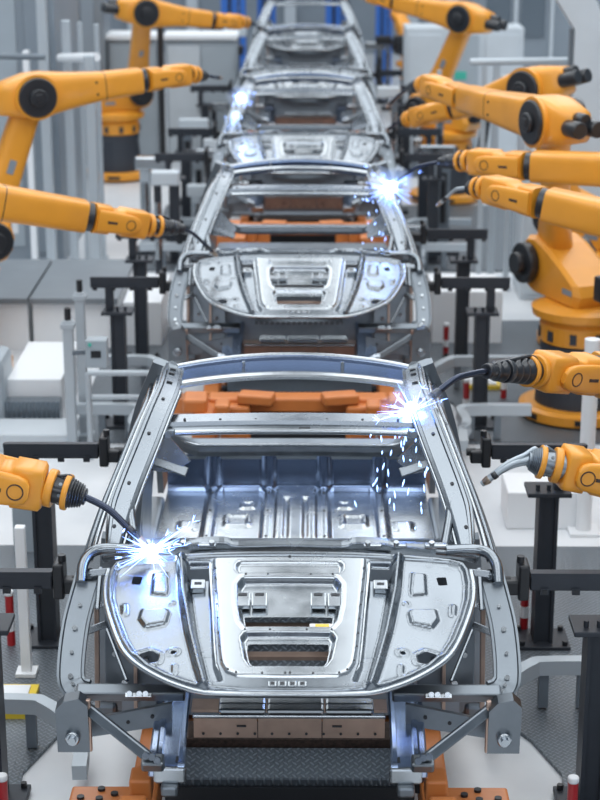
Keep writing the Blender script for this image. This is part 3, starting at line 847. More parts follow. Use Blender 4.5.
    obj('wrist_seam', MB().cyl(J - a * .04, J + a * .012, .098, n=28), 'robot_black', t)
    b = MB().loft([(J - a * .0 + wv * .012, s3, u3, .088, .10, 5), (J + wv * LW * .30, s3, u3, .075, .098, 5), (J + wv * LW * .33, s3, u3, .075, .080, 5), (J + wv * LW * .50, s3, u3, .078, .080, 6), (J + wv * LW * .53, s3, u3, .082, .096, 7), (J + wv * (LW * .93), s3, u3, .080, .094, 7), (J + wv * (LW * .97), s3, u3, .074, .084, 4), (J + wv * (LW * .98), s3, u3, .060, .065, 2.2)], 28)
    wr = obj('wrist', b, 'robot_paint', t)
    for s_ in (1, -1):
        o_ = s3 * (.098 * s_)
        b = MB().loft([(J + o_ + wv * .02, s3, u3, .016, .075, 3), (J + o_ + wv * (LW * .3), s3, u3, .024, .074, 3), (J + o_ + wv * (LW * .62), s3, u3, .024, .066, 3), (J + o_ + wv * (LW * .74), s3, u3, .022, .052, 3), (J + o_ + wv * (LW * .79), s3, u3, .016, .025, 3)], 24)
        ch = obj('wrist_cheek', b, 'robot_paint', wr)
        b = MB().ring(J + o_ + wv * (LW * .6) + s3 * .024 * s_, s3, .031, .036, .004, 24)
        b.box(J + o_ + wv * (LW * .28) + s3 * .024 * s_, (.07, .004, .016), frame(wv, u3))
        obj('cheek_mark', b, 'brown_brush', ch)
    kv = (K - Wp); LK = kv.length; kv.normalize()
    b = MB().cyl(Wp, Wp + kv * .035, .082, n=28, bev=.006); b.cyl(Wp + kv * .075, Wp + kv * .10, .078, n=28, bev=.006)
    obj('flange_ring', b, 'robot_paint', t)
    b = MB().cyl(Wp - kv * .02, Wp + kv * .10, .06, n=20)
    n_ = 26; pts = []; rad = []
    x0 = .10
    for i in range(n_ + 1):
        q = x0 + (LK - x0) * i / n_; pts.append(Wp + kv * q)
        base_r = .060 - .022 * (i / n_)
        if i > n_ * .80: base_r = .030
        rad.append(base_r + (.007 if i % 4 < 2 else -.006))
    b.tube(pts, .05, 16, True, rad)
    b.cyl(Wp + kv * (LK * .58), Wp + kv * (LK * .66), .058, n=18, bev=.004)
    b.cyl(Wp + kv * (LK * .80), Wp + kv * LK, .036, n=14, bev=.004)
    b.tube(curve_pts([Wp + kv * .02 + u3 * .05, Wp + kv * .09 + u3 * .075, Wp + kv * LK * .6 + u3 * .055, Wp + kv * LK * .9 + u3 * .03], 14), .008, 8)
    obj('torch_body', b, knuckle, t)
    side_bolt = MB()
    for an in range(8):
        q = R(45 * an); side_bolt.cyl(Wp + kv * .06 + (u3 * math.cos(q) + s3 * math.sin(q)) * .055, Wp + kv * .06 + (u3 * math.cos(q) + s3 * math.sin(q)) * .064, .008, n=8)
    obj('flange_bolt', side_bolt, 'steel_matte', t)
    if fan:
        b = MB(); r2 = random.Random(3)
        for q in range(7):
            o_ = Vector((r2.uniform(-.03, .03), r2.uniform(-.03, .03), r2.uniform(-.035, .035)))
            b.tube(curve_pts([Wp + kv * .09 + o_ * 1.2, Wp.lerp(K, .55) + o_ * 1.6 + Vector((0, 0, .02)), K + o_ * .7, M_ + o_ * .35, T + o_ * .1], 24), .011, 8)
        obj('hose_bundle', b, 'hose_grey', t)
    neck = curve_pts([K - kv * .01, K.lerp(M_, .5) + Vector((0, 0, .004)), M_, M_.lerp(T, .5), M_.lerp(T, .80)], 24)
    nk = obj('torch_neck', MB().tube(neck, neck_r, 12), torch, t)
    obj('neck_collar', MB().cyl(M_.lerp(T, .42), M_.lerp(T, .60), neck_r * 1.25, n=12, bev=.003), 'cable_rubber', nk)
    obj('torch_nozzle', MB().tube([M_.lerp(T, .72), M_.lerp(T, .80), M_.lerp(T, .93), M_.lerp(T, .955)], .01, 12, True, [neck_r * 1.3, neck_r * 1.3, neck_r * 1.05, neck_r * .6]), 'nozzle_copper', nk)
    return t

def A(px, py, y): return at(px, py, Y=y)
# left side
robot('orange robot at lower left welding the nearest car body, black torch', A(-250, 440, 7.0), A(-22, 476, 7.02), A(47, 487, 7.02), A(86, 497, 7.0), A(112, 512, 6.98), A(149, 549, 6.94), back=.35)
robot('orange robot arm at mid left reaching towards the second car body', A(-150, 178, 11.4), A(90, 217, 11.9), A(147, 225, 12.1), A(184, 229, 12.25), A(196, 236, 12.35), A(218, 257, 12.6), back=.55, neck_r=.013)
robot('orange robot at upper left with big black elbow disc and level forearm', A(32, 95, 15.0), A(144, 80, 15.4), A(189, 74, 15.7), A(206, 76, 15.9), A(213, 77, 16.0), A(222, 78, 16.2), back=.75)
robot('far orange robot at upper left, bent over its black pedestal', A(143, 12, 23.0), A(213, 20, 23.3), A(241, 22, 23.5), A(252, 23, 23.6), A(257, 26, 23.7), A(262, 30, 23.8), base=(at(118, 10, Y=23).x - .20, 24.2, 0))
# right side
robot('orange robot wrist at right edge welding the nearest roof rail', A(800, 395, 8.9), A(590, 374, 8.55), A(538, 371, 8.3), A(486, 371, 8.0), A(455, 379, 7.85), A(417, 408, 7.68), back=.3, neck_r=.016)
robot('orange robot at right edge below with a bundle of grey hoses', A(760, 500, 7.7), A(606, 474, 7.65), A(560, 466, 7.6), A(528, 459, 7.6), A(508, 466, 7.6), A(482, 484, 7.6), back=.3, fan=True, torch='hose_grey', knuckle='steel_dark')
robot('orange robot arm at right with dark wrist, crossing lowest over the column', A(760, 256, 10.7), A(542, 203, 11.3), A(487, 188, 11.7), A(468, 188, 11.85), A(455, 190, 11.95), A(436, 207, 12.1), back=.1, torch='hose_grey', neck_r=.012)
robot('orange robot at right whose torch welds the second roof rail', A(790, 178, 12.0), A(528, 166, 12.6), A(470, 161, 12.9), A(440, 162, 13.1), A(415, 168, 13.2), A(391, 187, 13.25), back=.3)
robot('orange robot at right on wide pedestal, black elbow disc facing forward', A(553, 121, 13.2), A(465, 98, 14.5), A(426, 84, 15.1), A(410, 88, 15.5), A(398, 96, 15.8), A(386, 108, 16.1), base=(2.20, 13.50, 0), sh=.46)
robot('orange robot arm partly hidden behind the disc elbow robot', A(535, 88, 15.6), A(455, 108, 16.2), A(413, 118, 16.6), A(401, 121, 16.8), A(394, 125, 16.9), A(386, 131, 17.0), base=(2.60, 15.6, 0))
robot('far orange robot at upper right with raised black elbow discs', A(466, 18, 22.2), A(395, 2, 22.8), A(368, -6, 23.0), A(358, -8, 23.1), A(352, -6, 23.2), A(345, 0, 23.3), base=(at(452, 18, Y=22.2).x, 22.6, 0))
robot('farthest brownish orange robot beside the distant car bodies', A(412, 45, 30.0), A(400, 20, 30.5), A(396, 8, 30.6), A(390, 2, 30.7), A(386, 0, 30.8), A(380, 0, 30.9), base=(at(414, 45, Y=30.0).x + .1, 30.2, 0))

# ------------------------------------------------------------------ welding arcs and sparks
def sparks(label, p, seed, core, reach, falling=0, power=60, rot=None, emph=None):
    r2 = random.Random(seed); p = Vector(p)
    t = thing('weld_spark', label, 'spark', tuple(p), 'welding sparks'); t['kind'] = 'stuff'
    bm = bmesh.new(); bmesh.ops.create_icosphere(bm, subdivisions=3, radius=core)
    for v in bm.verts:
        v.co *= 1 + r2.uniform(-.12, .3)
    vs = [v.co + p for v in bm.verts]; fs = [[v.index for v in f.verts] for f in bm.faces]; bm.free()
    o = obj('arc_glow', MB().add(vs, fs, True), 'arc_core', t); o['kind'] = 'stuff'
    b = MB(); c = MB()
    for i in range(64):
        th = r2.uniform(0, 2 * math.pi); ph = r2.uniform(-.9, 1.1); L = reach * r2.uniform(.25, 1) ** 1.3
        d = Vector((math.cos(th), -abs(math.sin(th)) * .5, math.sin(ph) * .9)).normalized()
        b.tube([p, p + d * L * .5, p + d * L], .002, 5, False, [.003, .0016, .0003])
        if i % 4 == 0:
            q = p + d * L * r2.uniform(.9, 1.25)
            for e in range(3):
                dd = (d + Vector((r2.uniform(-1, 1), r2.uniform(-1, 1), r2.uniform(-1, 1)))).normalized(); b.tube([q, q + dd * .03], .0012, 5, False, [.0022, .0006])
    for i in range(falling):
        q = p + Vector((r2.gauss(-.03, .10), r2.uniform(-.2, .15), -r2.uniform(.05, .50)))
        dd = Vector((r2.gauss(0, .2), 0, -1)).normalized(); L = r2.uniform(.012, .04)
        c.tube([q, q + dd * L * .5, q + dd * L], .002, 5, True, [.0012, .0042, .0016])
    s = obj('spark_streak', b, 'arc_streak', t); s['kind'] = 'stuff'
    if falling: s = obj('falling_spark', c, 'spark_hot', t); s['kind'] = 'stuff'
    bm = bmesh.new(); bmesh.ops.create_icosphere(bm, subdivisions=3, radius=core * 4.2); vs = [v.co * (1 + .15 * math.sin(v.co.x * 40 + v.co.z * 30)) + p for v in bm.verts]
    fs = [[v.index for v in f.verts] for f in bm.faces]; bm.free()
    o = obj('weld_halo', MB().add(vs, fs, True), 'halo_scatter', t); o['kind'] = 'stuff'  # scatter ball added to spread a glow halo round the arc
    ld = bpy.data.lights.new('weld_light', 'POINT'); ld.energy = power; ld.color = (.16, .36, 1); ld.shadow_soft_size = .05
    lo = bpy.data.objects.new('weld_light', ld); COL.objects.link(lo); lo.location = p + Vector((0, -.06, .05))
sparks('bright blue white weld sparks at the left cowl corner', A(151, 551, 6.90), 3, .025, .20, 0, 1.3)
sparks('bright weld burst on the right roof rail with sparks falling below', A(413, 411, 7.66), 5, .034, .21, 46, 2.4)
sparks('blurred blue weld flash on the second body roof rail', A(390, 188, 13.2), 9, .040, .22, 24, 2.4)
sparks('blurred weld flash at the third body left roof corner', A(241, 98, 18.7), 11, .036, .12, 8, 1.5)
# ------------------------------------------------------------------ locating clamps on posts, repeated per station
def make_clamp(sg, y, org_y, label):
    t = thing('locating_clamp', label, 'clamp', (sg * 1.36, y, 0), 'grey locating clamps beside the car bodies')
    x = sg * 1.395
    b = MB()
    b.box((x, y, .47), (.08, .11, .90)); 
    for e in (-1, 1): b.box((x + e * .045, y, .47), (.018, .15, .90))
    obj('post', b, 'clamp_grey', t)
    obj('top_plate', MB().box((x, y, .93), (.24, .20, .025), None, .004), 'clamp_grey', t)
    bp = obj('base_plate', MB().box((x, y, .025), (.30, .26, .03), None, .004), 'clamp_grey', t)
    b = MB()
    for ex in (-.12, .12):
        for ey in (-.10, .10): b.cyl((x + ex, y + ey, .04), (x + ex, y + ey, .065), .016, n=6)
    obj('base_bolt', b, 'clamp_black', bp)
    b = MB()
    for ex in (-.06, .0, .06): b.cyl((x + ex, y - .04, .94), (x + ex, y - .04, .975), .012, n=6)
    b.box((x + sg * .06, y, 1.03), (.06, .08, .18), None, .004)
    obj('riser', b, 'clamp_grey', t)
    b = MB().box((sg * 1.335, y, 1.155), (.52, .09, .07), None, .006)
    for k in range(4): b.box((sg * (1.14 + .14 * k), y - .046, 1.12), (.035, .02, .03))
    b.box((sg * 1.335, y - .03, 1.195), (.52, .03, .02))
    am = obj('clamp_arm', b, 'clamp_grey', t)
    b = MB().box((sg * 1.045, y, 1.16), (.05, .12, .17), None, .01); b.box((sg * .995, y - .01, 1.13), (.07, .07, .07), None, .01)
    b.cyl((sg * 1.03, y - .02, 1.25), (sg * 1.03, y - .02, 1.28), .018, n=10); b.cyl((sg * .99, y, 1.15), (sg * .94, y, 1.15), .022, n=12)
    obj('clamp_jaw', b, 'clamp_black', t)
    b = MB()
    for k in range(4): b.box((sg * (1.14 + .14 * k), y - .0575, 1.12), (.02, .004, .02))
    obj('arm_slot', b, 'clamp_black', am)
    return t
NW = ['nearest', 'second', 'third', 'fourth']
for i in range(4):
    for sg, sd in ((-1, 'left'), (1, 'right')):
        for y, fr in ((7.42, 'front'), (9.22, 'rear')):
            make_clamp(sg, y + PITCH_Y * i, 0, '%s clamp arm gripping the %s side of the %s car body' % ({'front': 'dark front', 'rear': 'dark rear'}[fr], sd, NW[i]))
# red and white marker posts
def marker(x, y, h, label):
    t = thing('marker_post', label, 'marker post', (x, y, 0), 'small red and white marker posts')
    obj('stem', MB().cyl((x, y, 0), (x, y, h), .024, n=14), 'marker_red', t)
    obj('white_band', MB().cyl((x, y, h * .34), (x, y, h * .56), .0255, n=14), 'white_paint', t)
    obj('white_cap', MB().cyl((x, y, h), (x, y, h + .03), .026, n=14, bev=.006), 'white_paint', t)
for i, (x, y, h, l) in enumerate([
    (1.27, 7.12, .30, 'red and white marker post at the bottom right edge'), (-1.30, 7.12, .30, 'red and white marker post at the bottom left corner'),
    (1.31, 9.35, .32, 'red and white marker post behind the nearest right clamp jaw'), (-1.60, 9.15, .32, 'red and white marker post left of the nearest left rear post'),
    (1.31, 13.4, .30, 'red and white marker post on the right beside the second car body'), (1.66, 13.9, .28, 'red and white marker post under the right robot wrist'),
    (-1.42, 15.0, .28, 'red marker post at left in front of the pale wall, upper'), (-1.45, 13.75, .28, 'red marker post at left of the dark clamp post, lower'),
    (1.28, 15.2, .28, 'red marker post on the right beside the second rear clamp')]):
    marker(x, y, h, l)
# yellow-edged plates
for x, y, l in ((-1.51, 8.42, 'white plate with yellow edge lying on the left deck'), (1.52, 14.3, 'white plate with yellow edge on the second right deck')):
    t = thing('floor_sign', l, 'plate', (x, y, 0), 'white plates with yellow edges')
    obj('edging', MB().box((x, y, .035), (.30, .34, .03)), 'yellow_paint', t)
    obj('face', MB().box((x - .01, y, .055), (.24, .28, .012)), 'white_paint', t)

# low bent barrier bars
def bar(sg, y, label, x0=1.02, drop=True, x1=1.9, z=.26, dy=0):
    t = thing('guide_rail', label, 'rail', (sg * x0, y, 0), 'bent grey guide rails at the stations')
    pts = [(sg * x1, y, z), (sg * 1.35, y, z), (sg * 1.22, y - .03, z - .01), (sg * (x0 + .03), y - .16, z - .07), (sg * x0, y - .22, z - .12), (sg * (x0 - .01), y - .42, z - .15)]
    sec = [(-.035, -.04), (-.035, .04), (.035, .04), (.035, -.04)]
    obj('bent_bar', MB().sweep(curve_pts(pts, 40), sec), 'post_grey', t)
    b = MB().box((sg * 1.5, y + .0, z / 2), (.05, .05, z - .06)); b.box((sg * 1.3, y, z / 2), (.05, .05, z - .06))
    obj('support', b, 'post_dark', t)
for i in range(3):
    for sg, sd in ((-1, 'left'), (1, 'right')):
        bar(sg, 7.95 if (i == 0 and sg < 0) else 8.4 + PITCH_Y * i, 'bent grey guide rail on the %s of the %s car body, upper' % (sd, NW[i]))
        bar(sg, 12.82 + PITCH_Y * i, 'bent grey guide rail on the %s ahead of the %s car body' % (sd, NW[i + 1]), x0=1.22, x1=1.75)

# ------------------------------------------------------------------ floor, decks
struct('floor', MB().box((0, 24, -.05), (16, 60, .1)), 'epoxy_floor')
def deck(sg, i, label):
    o = PITCH_Y * i
    pts = []
    y0, y1 = 7.0 + o if i else 5.4, 10.65 + o
    xi, xo = .98, 2.6
    poly = [(xo, y0), (xi + .20, y0), (xi + .28, y0 + .7), (xi + .26, y0 + 1.0), (xi + .05, y0 + 1.35), (xi - .02, y0 + 1.6), (xi - .02, y1 - .3), (xi + .1, y1 - .08), (xi + .3, y1), (xo, y1)]
    if i == 0: poly = [(xo, y0), (xi + .12, y0), (xi + .16, 6.6), (xi + .30, 7.3), (xi + .33, 7.7), (xi + .22, 8.05), (xi + .02, 8.4), (xi - .02, 8.7), (xi - .02, y1 - .3), (xi + .1, y1 - .08), (xi + .3, y1), (xo, y1)]
    if i and sg < 0: poly = [(min(x, 1.75), y) for x, y in poly]
    if sg < 0: poly = [(-x, y) for x, y in poly][::-1]
    b = MB().prism(poly, (0, 0, 0), (1, 0, 0), (0, 1, 0), .012)
    b = MB(); k = len(poly)
    b.add([(x, y, 0.001) for x, y in poly] + [(x, y, .02) for x, y in poly], [tuple(range(k))[::-1], tuple(range(k, 2 * k))] + [(j, (j + 1) % k, (j + 1) % k + k, j + k) for j in range(k)])
    d = obj('deck_plate', b, 'tread_deck'); d['label'] = label; d['category'] = 'deck'; d['group'] = 'tread plate decks at the stations'
for i in range(4):
    for sg, sd in ((-1, 'left'), (1, 'right')): deck(sg, i, 'dark tread plate deck to the %s of the %s car body' % (sd, NW[i]))
t = obj('conveyor_bed', MB().box((0, 18.5, .12), (1.05, 27, .24)), 'clamp_black'); tag(t, 'dark low conveyor bed running under all the car bodies', 'conveyor')

# near thin pale post at left and cable loop
def post(name, x, y, z0, z1, w, m, label, cap=None, foot=True, cat='post', round_=False, grp=None, collars=()):
    t = thing(name, label, cat, (x, y, 0), grp)
    obj('shaft', MB().cyl((x, y, z0), (x, y, z1), w / 2, n=18) if round_ else MB().box((x, y, (z0 + z1) / 2), (w, w, z1 - z0), None, w * .12), m, t)
    if cap: obj('cap', MB().cyl((x, y, z1), (x, y, z1 + .09), w * .33, n=14), cap, t)
    if foot: obj('foot', MB().box((x, y, z0 + .012), (w * 2, w * 2, .02)), m, t)
    for z in collars: obj('collar', MB().box((x, y, z), (w * 1.35, w * 1.35, .04), None, .006), 'post_grey', t)
    return t
p = at(27, 672, Z=.03); post('sensor_post', p.x, p.y, .02, .88, .055, 'white_paint', 'slim white post on square foot at lower left', cap=None)
p = at(73, 452, Z=0); post('support_post', p.x, p.y, 0, 1.02, .075, 'post_grey', 'grey post with black cap at left, front one of the pair', cap='clamp_black', grp='capped grey posts', collars=(.98,))
p = at(85, 436, Z=0); post('support_post', p.x, p.y, 0, 1.14, .07, 'post_grey', 'grey post with black cap at left, rear one of the pair', cap='clamp_black', grp='capped grey posts', collars=(1.1,))
p = at(583, 532, Z=0); post('support_post', p.x, p.y, 0, 1.32, .10, 'white_paint', 'pale round post in front of the wide robot pedestal', round_=True)
p = at(597, 525, Z=0); post('support_post', p.x + .25, p.y, 0, 1.0, .08, 'white_paint', 'pale post at the right edge below the hose robot', round_=True)

# control box with green lamp between left posts
p = at(97, 352, Y=11.9); t = thing('control_box', 'small grey control box with green lamp on left posts', 'control box', tuple(p))
obj('case', MB().box(p, (.15, .12, .20), None, .01), 'cabinet_grey', t)
obj('screen', MB().box(p + Vector((.0, -.062, .0)), (.07, .006, .05)), 'clamp_black', t)
obj('lamp', MB().cyl(p + Vector((-.04, -.06, .07)), p + Vector((-.04, -.075, .07)), .012, n=10), 'green_lamp', t)
obj('arm', MB().beam(p + Vector((-.08, 0, 0)), p + Vector((-.17, -.02, 0)), .03, .03), 'post_dark', t)
p = at(69, 505, Y=10.6); t = thing('junction_box', 'grey junction box with green lamp on the floor at left', 'control box', (p.x, p.y, 0))
q = at(30, 525, Y=10.6)
obj('case', MB().box((q.x, 10.6, .24), (.20, .14, .46), None, .01), 'cabinet_grey', t); obj('lamp', MB().box((q.x, 10.525, .34), (.06, .01, .02)), 'green_lamp', t)
t.location = (q.x, 10.6, 0); t['org'] = [q.x, 10.6, 0]
for c in t.children:
    for v in c.data.vertices: v.co.x += p.x - q.x
# horizontal rails between posts
def hrail(pts, r, label, legs=(), m='post_grey', grp='pale horizontal guard rails'):
    t = thing('guard_rail', label, 'rail', tuple(pts[0][:2]) + (0,), grp)
    obj('rail', MB().tube(curve_pts(pts, 16) if len(pts) > 2 else pts, r, 10), m, t)
    for x, y, z in legs: obj('leg', MB().cyl((x, y, 0), (x, y, z), r, n=10), m, t)
a = at(88, 373, Y=12.4); b_ = at(152, 373, Y=12.4); hrail([tuple(a), tuple(b_)], .022, 'upper pale rail left of the second car body', [(a.x, a.y, a.z), (b_.x, b_.y, b_.z)])
a = at(92, 397, Y=12.4); b_ = at(148, 397, Y=12.4); hrail([tuple(a), tuple(b_)], .020, 'lower pale rail left of the second car body')
a = at(431, 60, Y=17.2); 
# tall slim tubes and frames
def frame_posts(lst, grp, m='post_grey', lab='tall slim grey tube'):
    for px, ytop, ybase, w, l in lst:
        p = at(px, ybase, Z=0); k = p.y; top = at(px, ytop, Y=k).z
        post('fence_post', p.x, p.y, 0, top, w, m, l, grp=grp, foot=True)
frame_posts([(88, 22, 262, .05, 'tall tube of the left cell fence, leftmost thin one'), (75, 20, 268, .09, 'tall thick tube of the left cell fence'), (104, 24, 258, .05, 'tall tube of the left cell fence, nearest the far robot'),
             (97, 55, 285, .10, 'pale post with slanted top rail in the left cell fence')], 'left cell fence posts')
frame_posts([(478, 60, 285, .05, 'thin tube between the right robots, left one'), (490, 62, 280, .07, 'tube between the right robots, right one'), (436, 70, 215, .05, 'thin tube right of the third car body'), (505, 170, 290, .05, 'short tube left of the pale cabinet')], 'right cell fence posts')
a = at(60, 58, Y=18.5); c = at(97, 57, Y=18.0); hrail([tuple(a), tuple(c)], .045, 'white top rail of the left cell fence', m='white_paint')
a = at(-20, 56, Y=17.5); c = at(45, 57, Y=17.5); hrail([tuple(a), tuple(c)], .03, 'dark top rail at the upper left edge', m='post_dark')
a = at(470, 62, Y=17.4); c = at(640, 60, Y=17.4); hrail([tuple(a), tuple(c)], .035, 'upper grey rail across the right cell', m='post_grey')
a = at(500, 77, Y=17.4); c = at(640, 76, Y=17.4); hrail([tuple(a), tuple(c)], .025, 'second grey rail across the right cell', m='post_grey')

# ------------------------------------------------------------------ platforms and cabinets
def bx(name, label, cat, x0, x1, y0, y1, z0, z1, m, parts=(), grp=None, bev=.01):
    t = thing(name, label, cat, ((x0 + x1) / 2, (y0 + y1) / 2, 0), grp)
    body = obj('body', MB().box(((x0 + x1) / 2, (y0 + y1) / 2, (z0 + z1) / 2), (x1 - x0, y1 - y0, z1 - z0), None, bev), m, t)
    for nm, (a0, a1, b0, b1), mm, d in parts:   # panels on the camera side: fractions of width and height
        X0, X1 = x0 + (x1 - x0) * a0, x0 + (x1 - x0) * a1; Z0, Z1 = z0 + (z1 - z0) * b0, z0 + (z1 - z0) * b1
        obj(nm, MB().box(((X0 + X1) / 2, y0 - d / 2, (Z0 + Z1) / 2), (X1 - X0, d, Z1 - Z0), None, min(.006, d * .3)), mm, t)
    return t
def px_x(px, y, z=.3): 
    o = Vector((CX, 0, CZ)); d = Vector((0, math.cos(PITCH), -math.sin(PITCH)))
    return (px - 313) / F * (Vector((0, y, z)) - o).dot(d) + CX
# left
for k, (a, b_, l) in enumerate(((-60, 33, 'grey topped platform at far left with white front'), (36, 122, 'grey topped platform behind the capped posts'))):
    x0, x1 = px_x(a, 15.6), px_x(b_, 15.6)
    t = thing('platform', l, 'platform', ((x0 + x1) / 2, 16.2, 0), 'grey platforms behind the left posts')
    obj('riser', MB().box(((x0 + x1) / 2, 16.15, .22), (x1 - x0 - .02, 1.5, .44)), 'white_paint', t)
    obj('top', MB().box(((x0 + x1) / 2, 16.12, .47), (x1 - x0, 1.6, .05)), 'platform_dark', t)
x0, x1 = px_x(12, 13.4), px_x(66, 13.4)
t = bx('step_box', 'white sloped step box at left in front of the platform', 'step', x0, x1, 13.2, 14.3, 0.0, .38, 'white_paint')
obj('grip_edge', MB().box(((x0 + x1) / 2, 13.12, .12), (x1 - x0, .14, .24)), 'tread_plate', t)
x0, x1 = px_x(-60, 12.6), px_x(70, 12.6)
bx('low_step', 'low grey step at left below the white step box', 'step', x0, x1, 12.55, 12.95, 0, .14, 'cabinet_light')
x0, x1 = px_x(118, 12.6), px_x(165, 12.6)
bx('cover_box', 'pale box left of the second car body behind dark post', 'box', px_x(127, 15.8), px_x(165, 15.8), 15.5, 16.6, 0, .42, 'white_paint')
# grey curved cabinet at far left edge
bx('cabinet', 'grey cabinet cut by the left edge beside the white step', 'cabinet', px_x(-60, 12.9), px_x(2, 12.9), 13.0, 13.5, .0, .58, 'cabinet_grey', bev=.06)
# left enclosure wall
t = bx('machine_enclosure', 'large grey machine enclosure filling the upper left', 'enclosure', px_x(-140, 19), px_x(66, 19), 18.8, 20.8, 0, 3.6, 'enclosure_grey',
   (('door_panel', (.38, .62, .06, .9), 'enclosure_grey', .02), ('door_panel', (.66, .82, .06, .9), 'cabinet_grey', .02), ('door_panel', (.86, .97, .04, .92), 'enclosure_grey', .03), ('label_patch', (.76, .79, .10, .15), 'label_white', .03)))
bx('steel_column', 'light vertical steel column at upper left', 'column', px_x(48, 18.4), px_x(57, 18.4), 18.3, 18.45, 0, 3.8, 'post_grey', grp='steel columns')
bx('steel_column', 'short pale column with lamp at upper left', 'column', px_x(33, 18.4), px_x(39, 18.4), 18.3, 18.42, 0, 2.35, 'white_paint', grp='steel columns')
bx('machine_enclosure', 'dark grey enclosure behind the left cell fence', 'enclosure', px_x(66, 25.3), px_x(108, 25.3), 25.2, 26.2, 0, 3.4, 'platform_dark',
   (('door_panel', (.1, .4, .05, .9), 'cabinet_grey', .03), ('door_panel', (.5, .8, .05, .9), 'enclosure_grey', .03)))
for px0, px1, l in ((112, 160, 'pale control cabinet behind the far left robot, left of the black column'), (168, 238, 'pale control cabinet right of the black column')):
    t = bx('control_cabinet', l, 'cabinet', px_x(px0, 25.7), px_x(px1, 25.7), 25.6, 26.2, 0, 1.74, 'cabinet_grey',
       (('door', (.04, .49, .05, .95), 'cabinet_light' if px0 > 150 else 'cabinet_grey', .03), ('door', (.51, .96, .05, .95), 'cabinet_grey', .03), ('panel_light', (.15, .32, .66, .71), 'green_lamp', .045), ('handle', (.46, .475, .4, .6), 'clamp_black', .05)), 'pale control cabinets')
    obj('roof', MB().box(((px_x(px0, 25.7) + px_x(px1, 25.7)) / 2, 25.88, 1.77), (px_x(px1, 25.7) - px_x(px0, 25.7) + .04, .7, .06)), 'white_paint', t)
bx('steel_column', 'black vertical column between the pale control cabinets', 'column', px_x(161, 24.5), px_x(167, 24.5), 24.4, 24.5, 0, 2.3, 'clamp_black', grp='steel columns')
# right
t = bx('control_cabinet', 'tall pale cabinet behind the wide pedestal robot, green screen', 'cabinet', px_x(520, 17.4), px_x(640, 17.4), 17.3, 18.0, 0, 1.72, 'cabinet_light',
   (('door', (.03, .32, .04, .96), 'cabinet_light', .03), ('door', (.36, .66, .04, .96), 'cabinet_light', .03), ('screen', (.20, .30, .80, .85), 'green_lamp', .045), ('label', (.06, .12, .86, .9), 'label_white', .045)))
t = bx('cover_box', 'white low machine cover right of the second car body', 'box', px_x(432, 15.7), px_x(502, 15.7), 15.6, 16.3, 0, .50, 'white_paint')
bx('cover_box', 'white low panel on the floor under the right robots', 'box', px_x(506, 11.2), px_x(575, 11.2), 11.0, 11.4, 0, .26, 'white_paint')
bx('control_cabinet', 'pale grey cabinet row behind the far right robot', 'cabinet', px_x(404, 25.7), px_x(520, 25.7), 25.6, 26.3, 0, 1.9, 'cabinet_light',
   (('door', (.03, .30, .04, .95), 'cabinet_light', .03), ('door', (.35, .62, .04, .95), 'cabinet_grey', .03), ('door', (.68, .95, .04, .95), 'cabinet_light', .03), ('screen', (.42, .52, .62, .68), 'green_lamp', .045)))
# slanted portal column at right
t = thing('portal_frame', 'white slanted portal column at the upper right corner', 'column', (px_x(582, 17), 16.9, 0))
yy = 16.9; xa, xb = px_x(565, yy), px_x(597, yy)
zt = at(580, 30, Y=yy).z
obj('column', MB().prism([(xa, 0), (xb, 0), (xb, zt - .05), (xa, zt)], (0, yy, 0), (1, 0, 0), (0, 0, 1), -.28), 'cabinet_light', t)
x2 = px_x(540, yy); x3 = px_x(572, yy); zz = at(560, -60, Y=yy).z
obj('diagonal', MB().prism([(xa, zt), (xb, zt - .05), (px_x(585, yy), zt + .25), (px_x(548, yy), zz), (px_x(510, yy), zz)], (0, yy, 0), (1, 0, 0), (0, 0, 1), -.28), 'cabinet_light', t)
obj('rib', MB().box((xa - .02, yy + .14, zt / 2), (.03, .1, zt)), 'post_dark', t)
bx('machine_enclosure', 'dark glazed enclosure in the background at upper right', 'enclosure', px_x(470, 28), px_x(640, 28), 28, 29, 0, 3.4, 'enclosure_grey',
   (('window', (.08, .22, .45, .9), 'glass', .03), ('window', (.28, .42, .45, .9), 'glass', .03), ('post', (.24, .26, 0, 1), 'cabinet_light', .05), ('post', (.45, .47, 0, 1), 'cabinet_light', .05)))
# blue covers far back
for px0, px1, d, l in ((376, 392, 34.5, 'blue machine cover right of the far car bodies'), (326, 348, 35.5, 'blue machine cover above the far car bodies'), (222, 246, 34.5, 'blue machine cover left of the far car bodies'), (258, 276, 35.5, 'blue strip left above the far car bodies')):
    bx('blue_machine', l, 'machine', px_x(px0, d), px_x(px1, d), d, d + .5, 0, 2.8, 'blue_panel', (('hose', (.3, .42, .0, 1), 'clamp_black', .05), ('hose', (.7, .78, 0, 1), 'steel', .04)), 'blue covers at the far end')
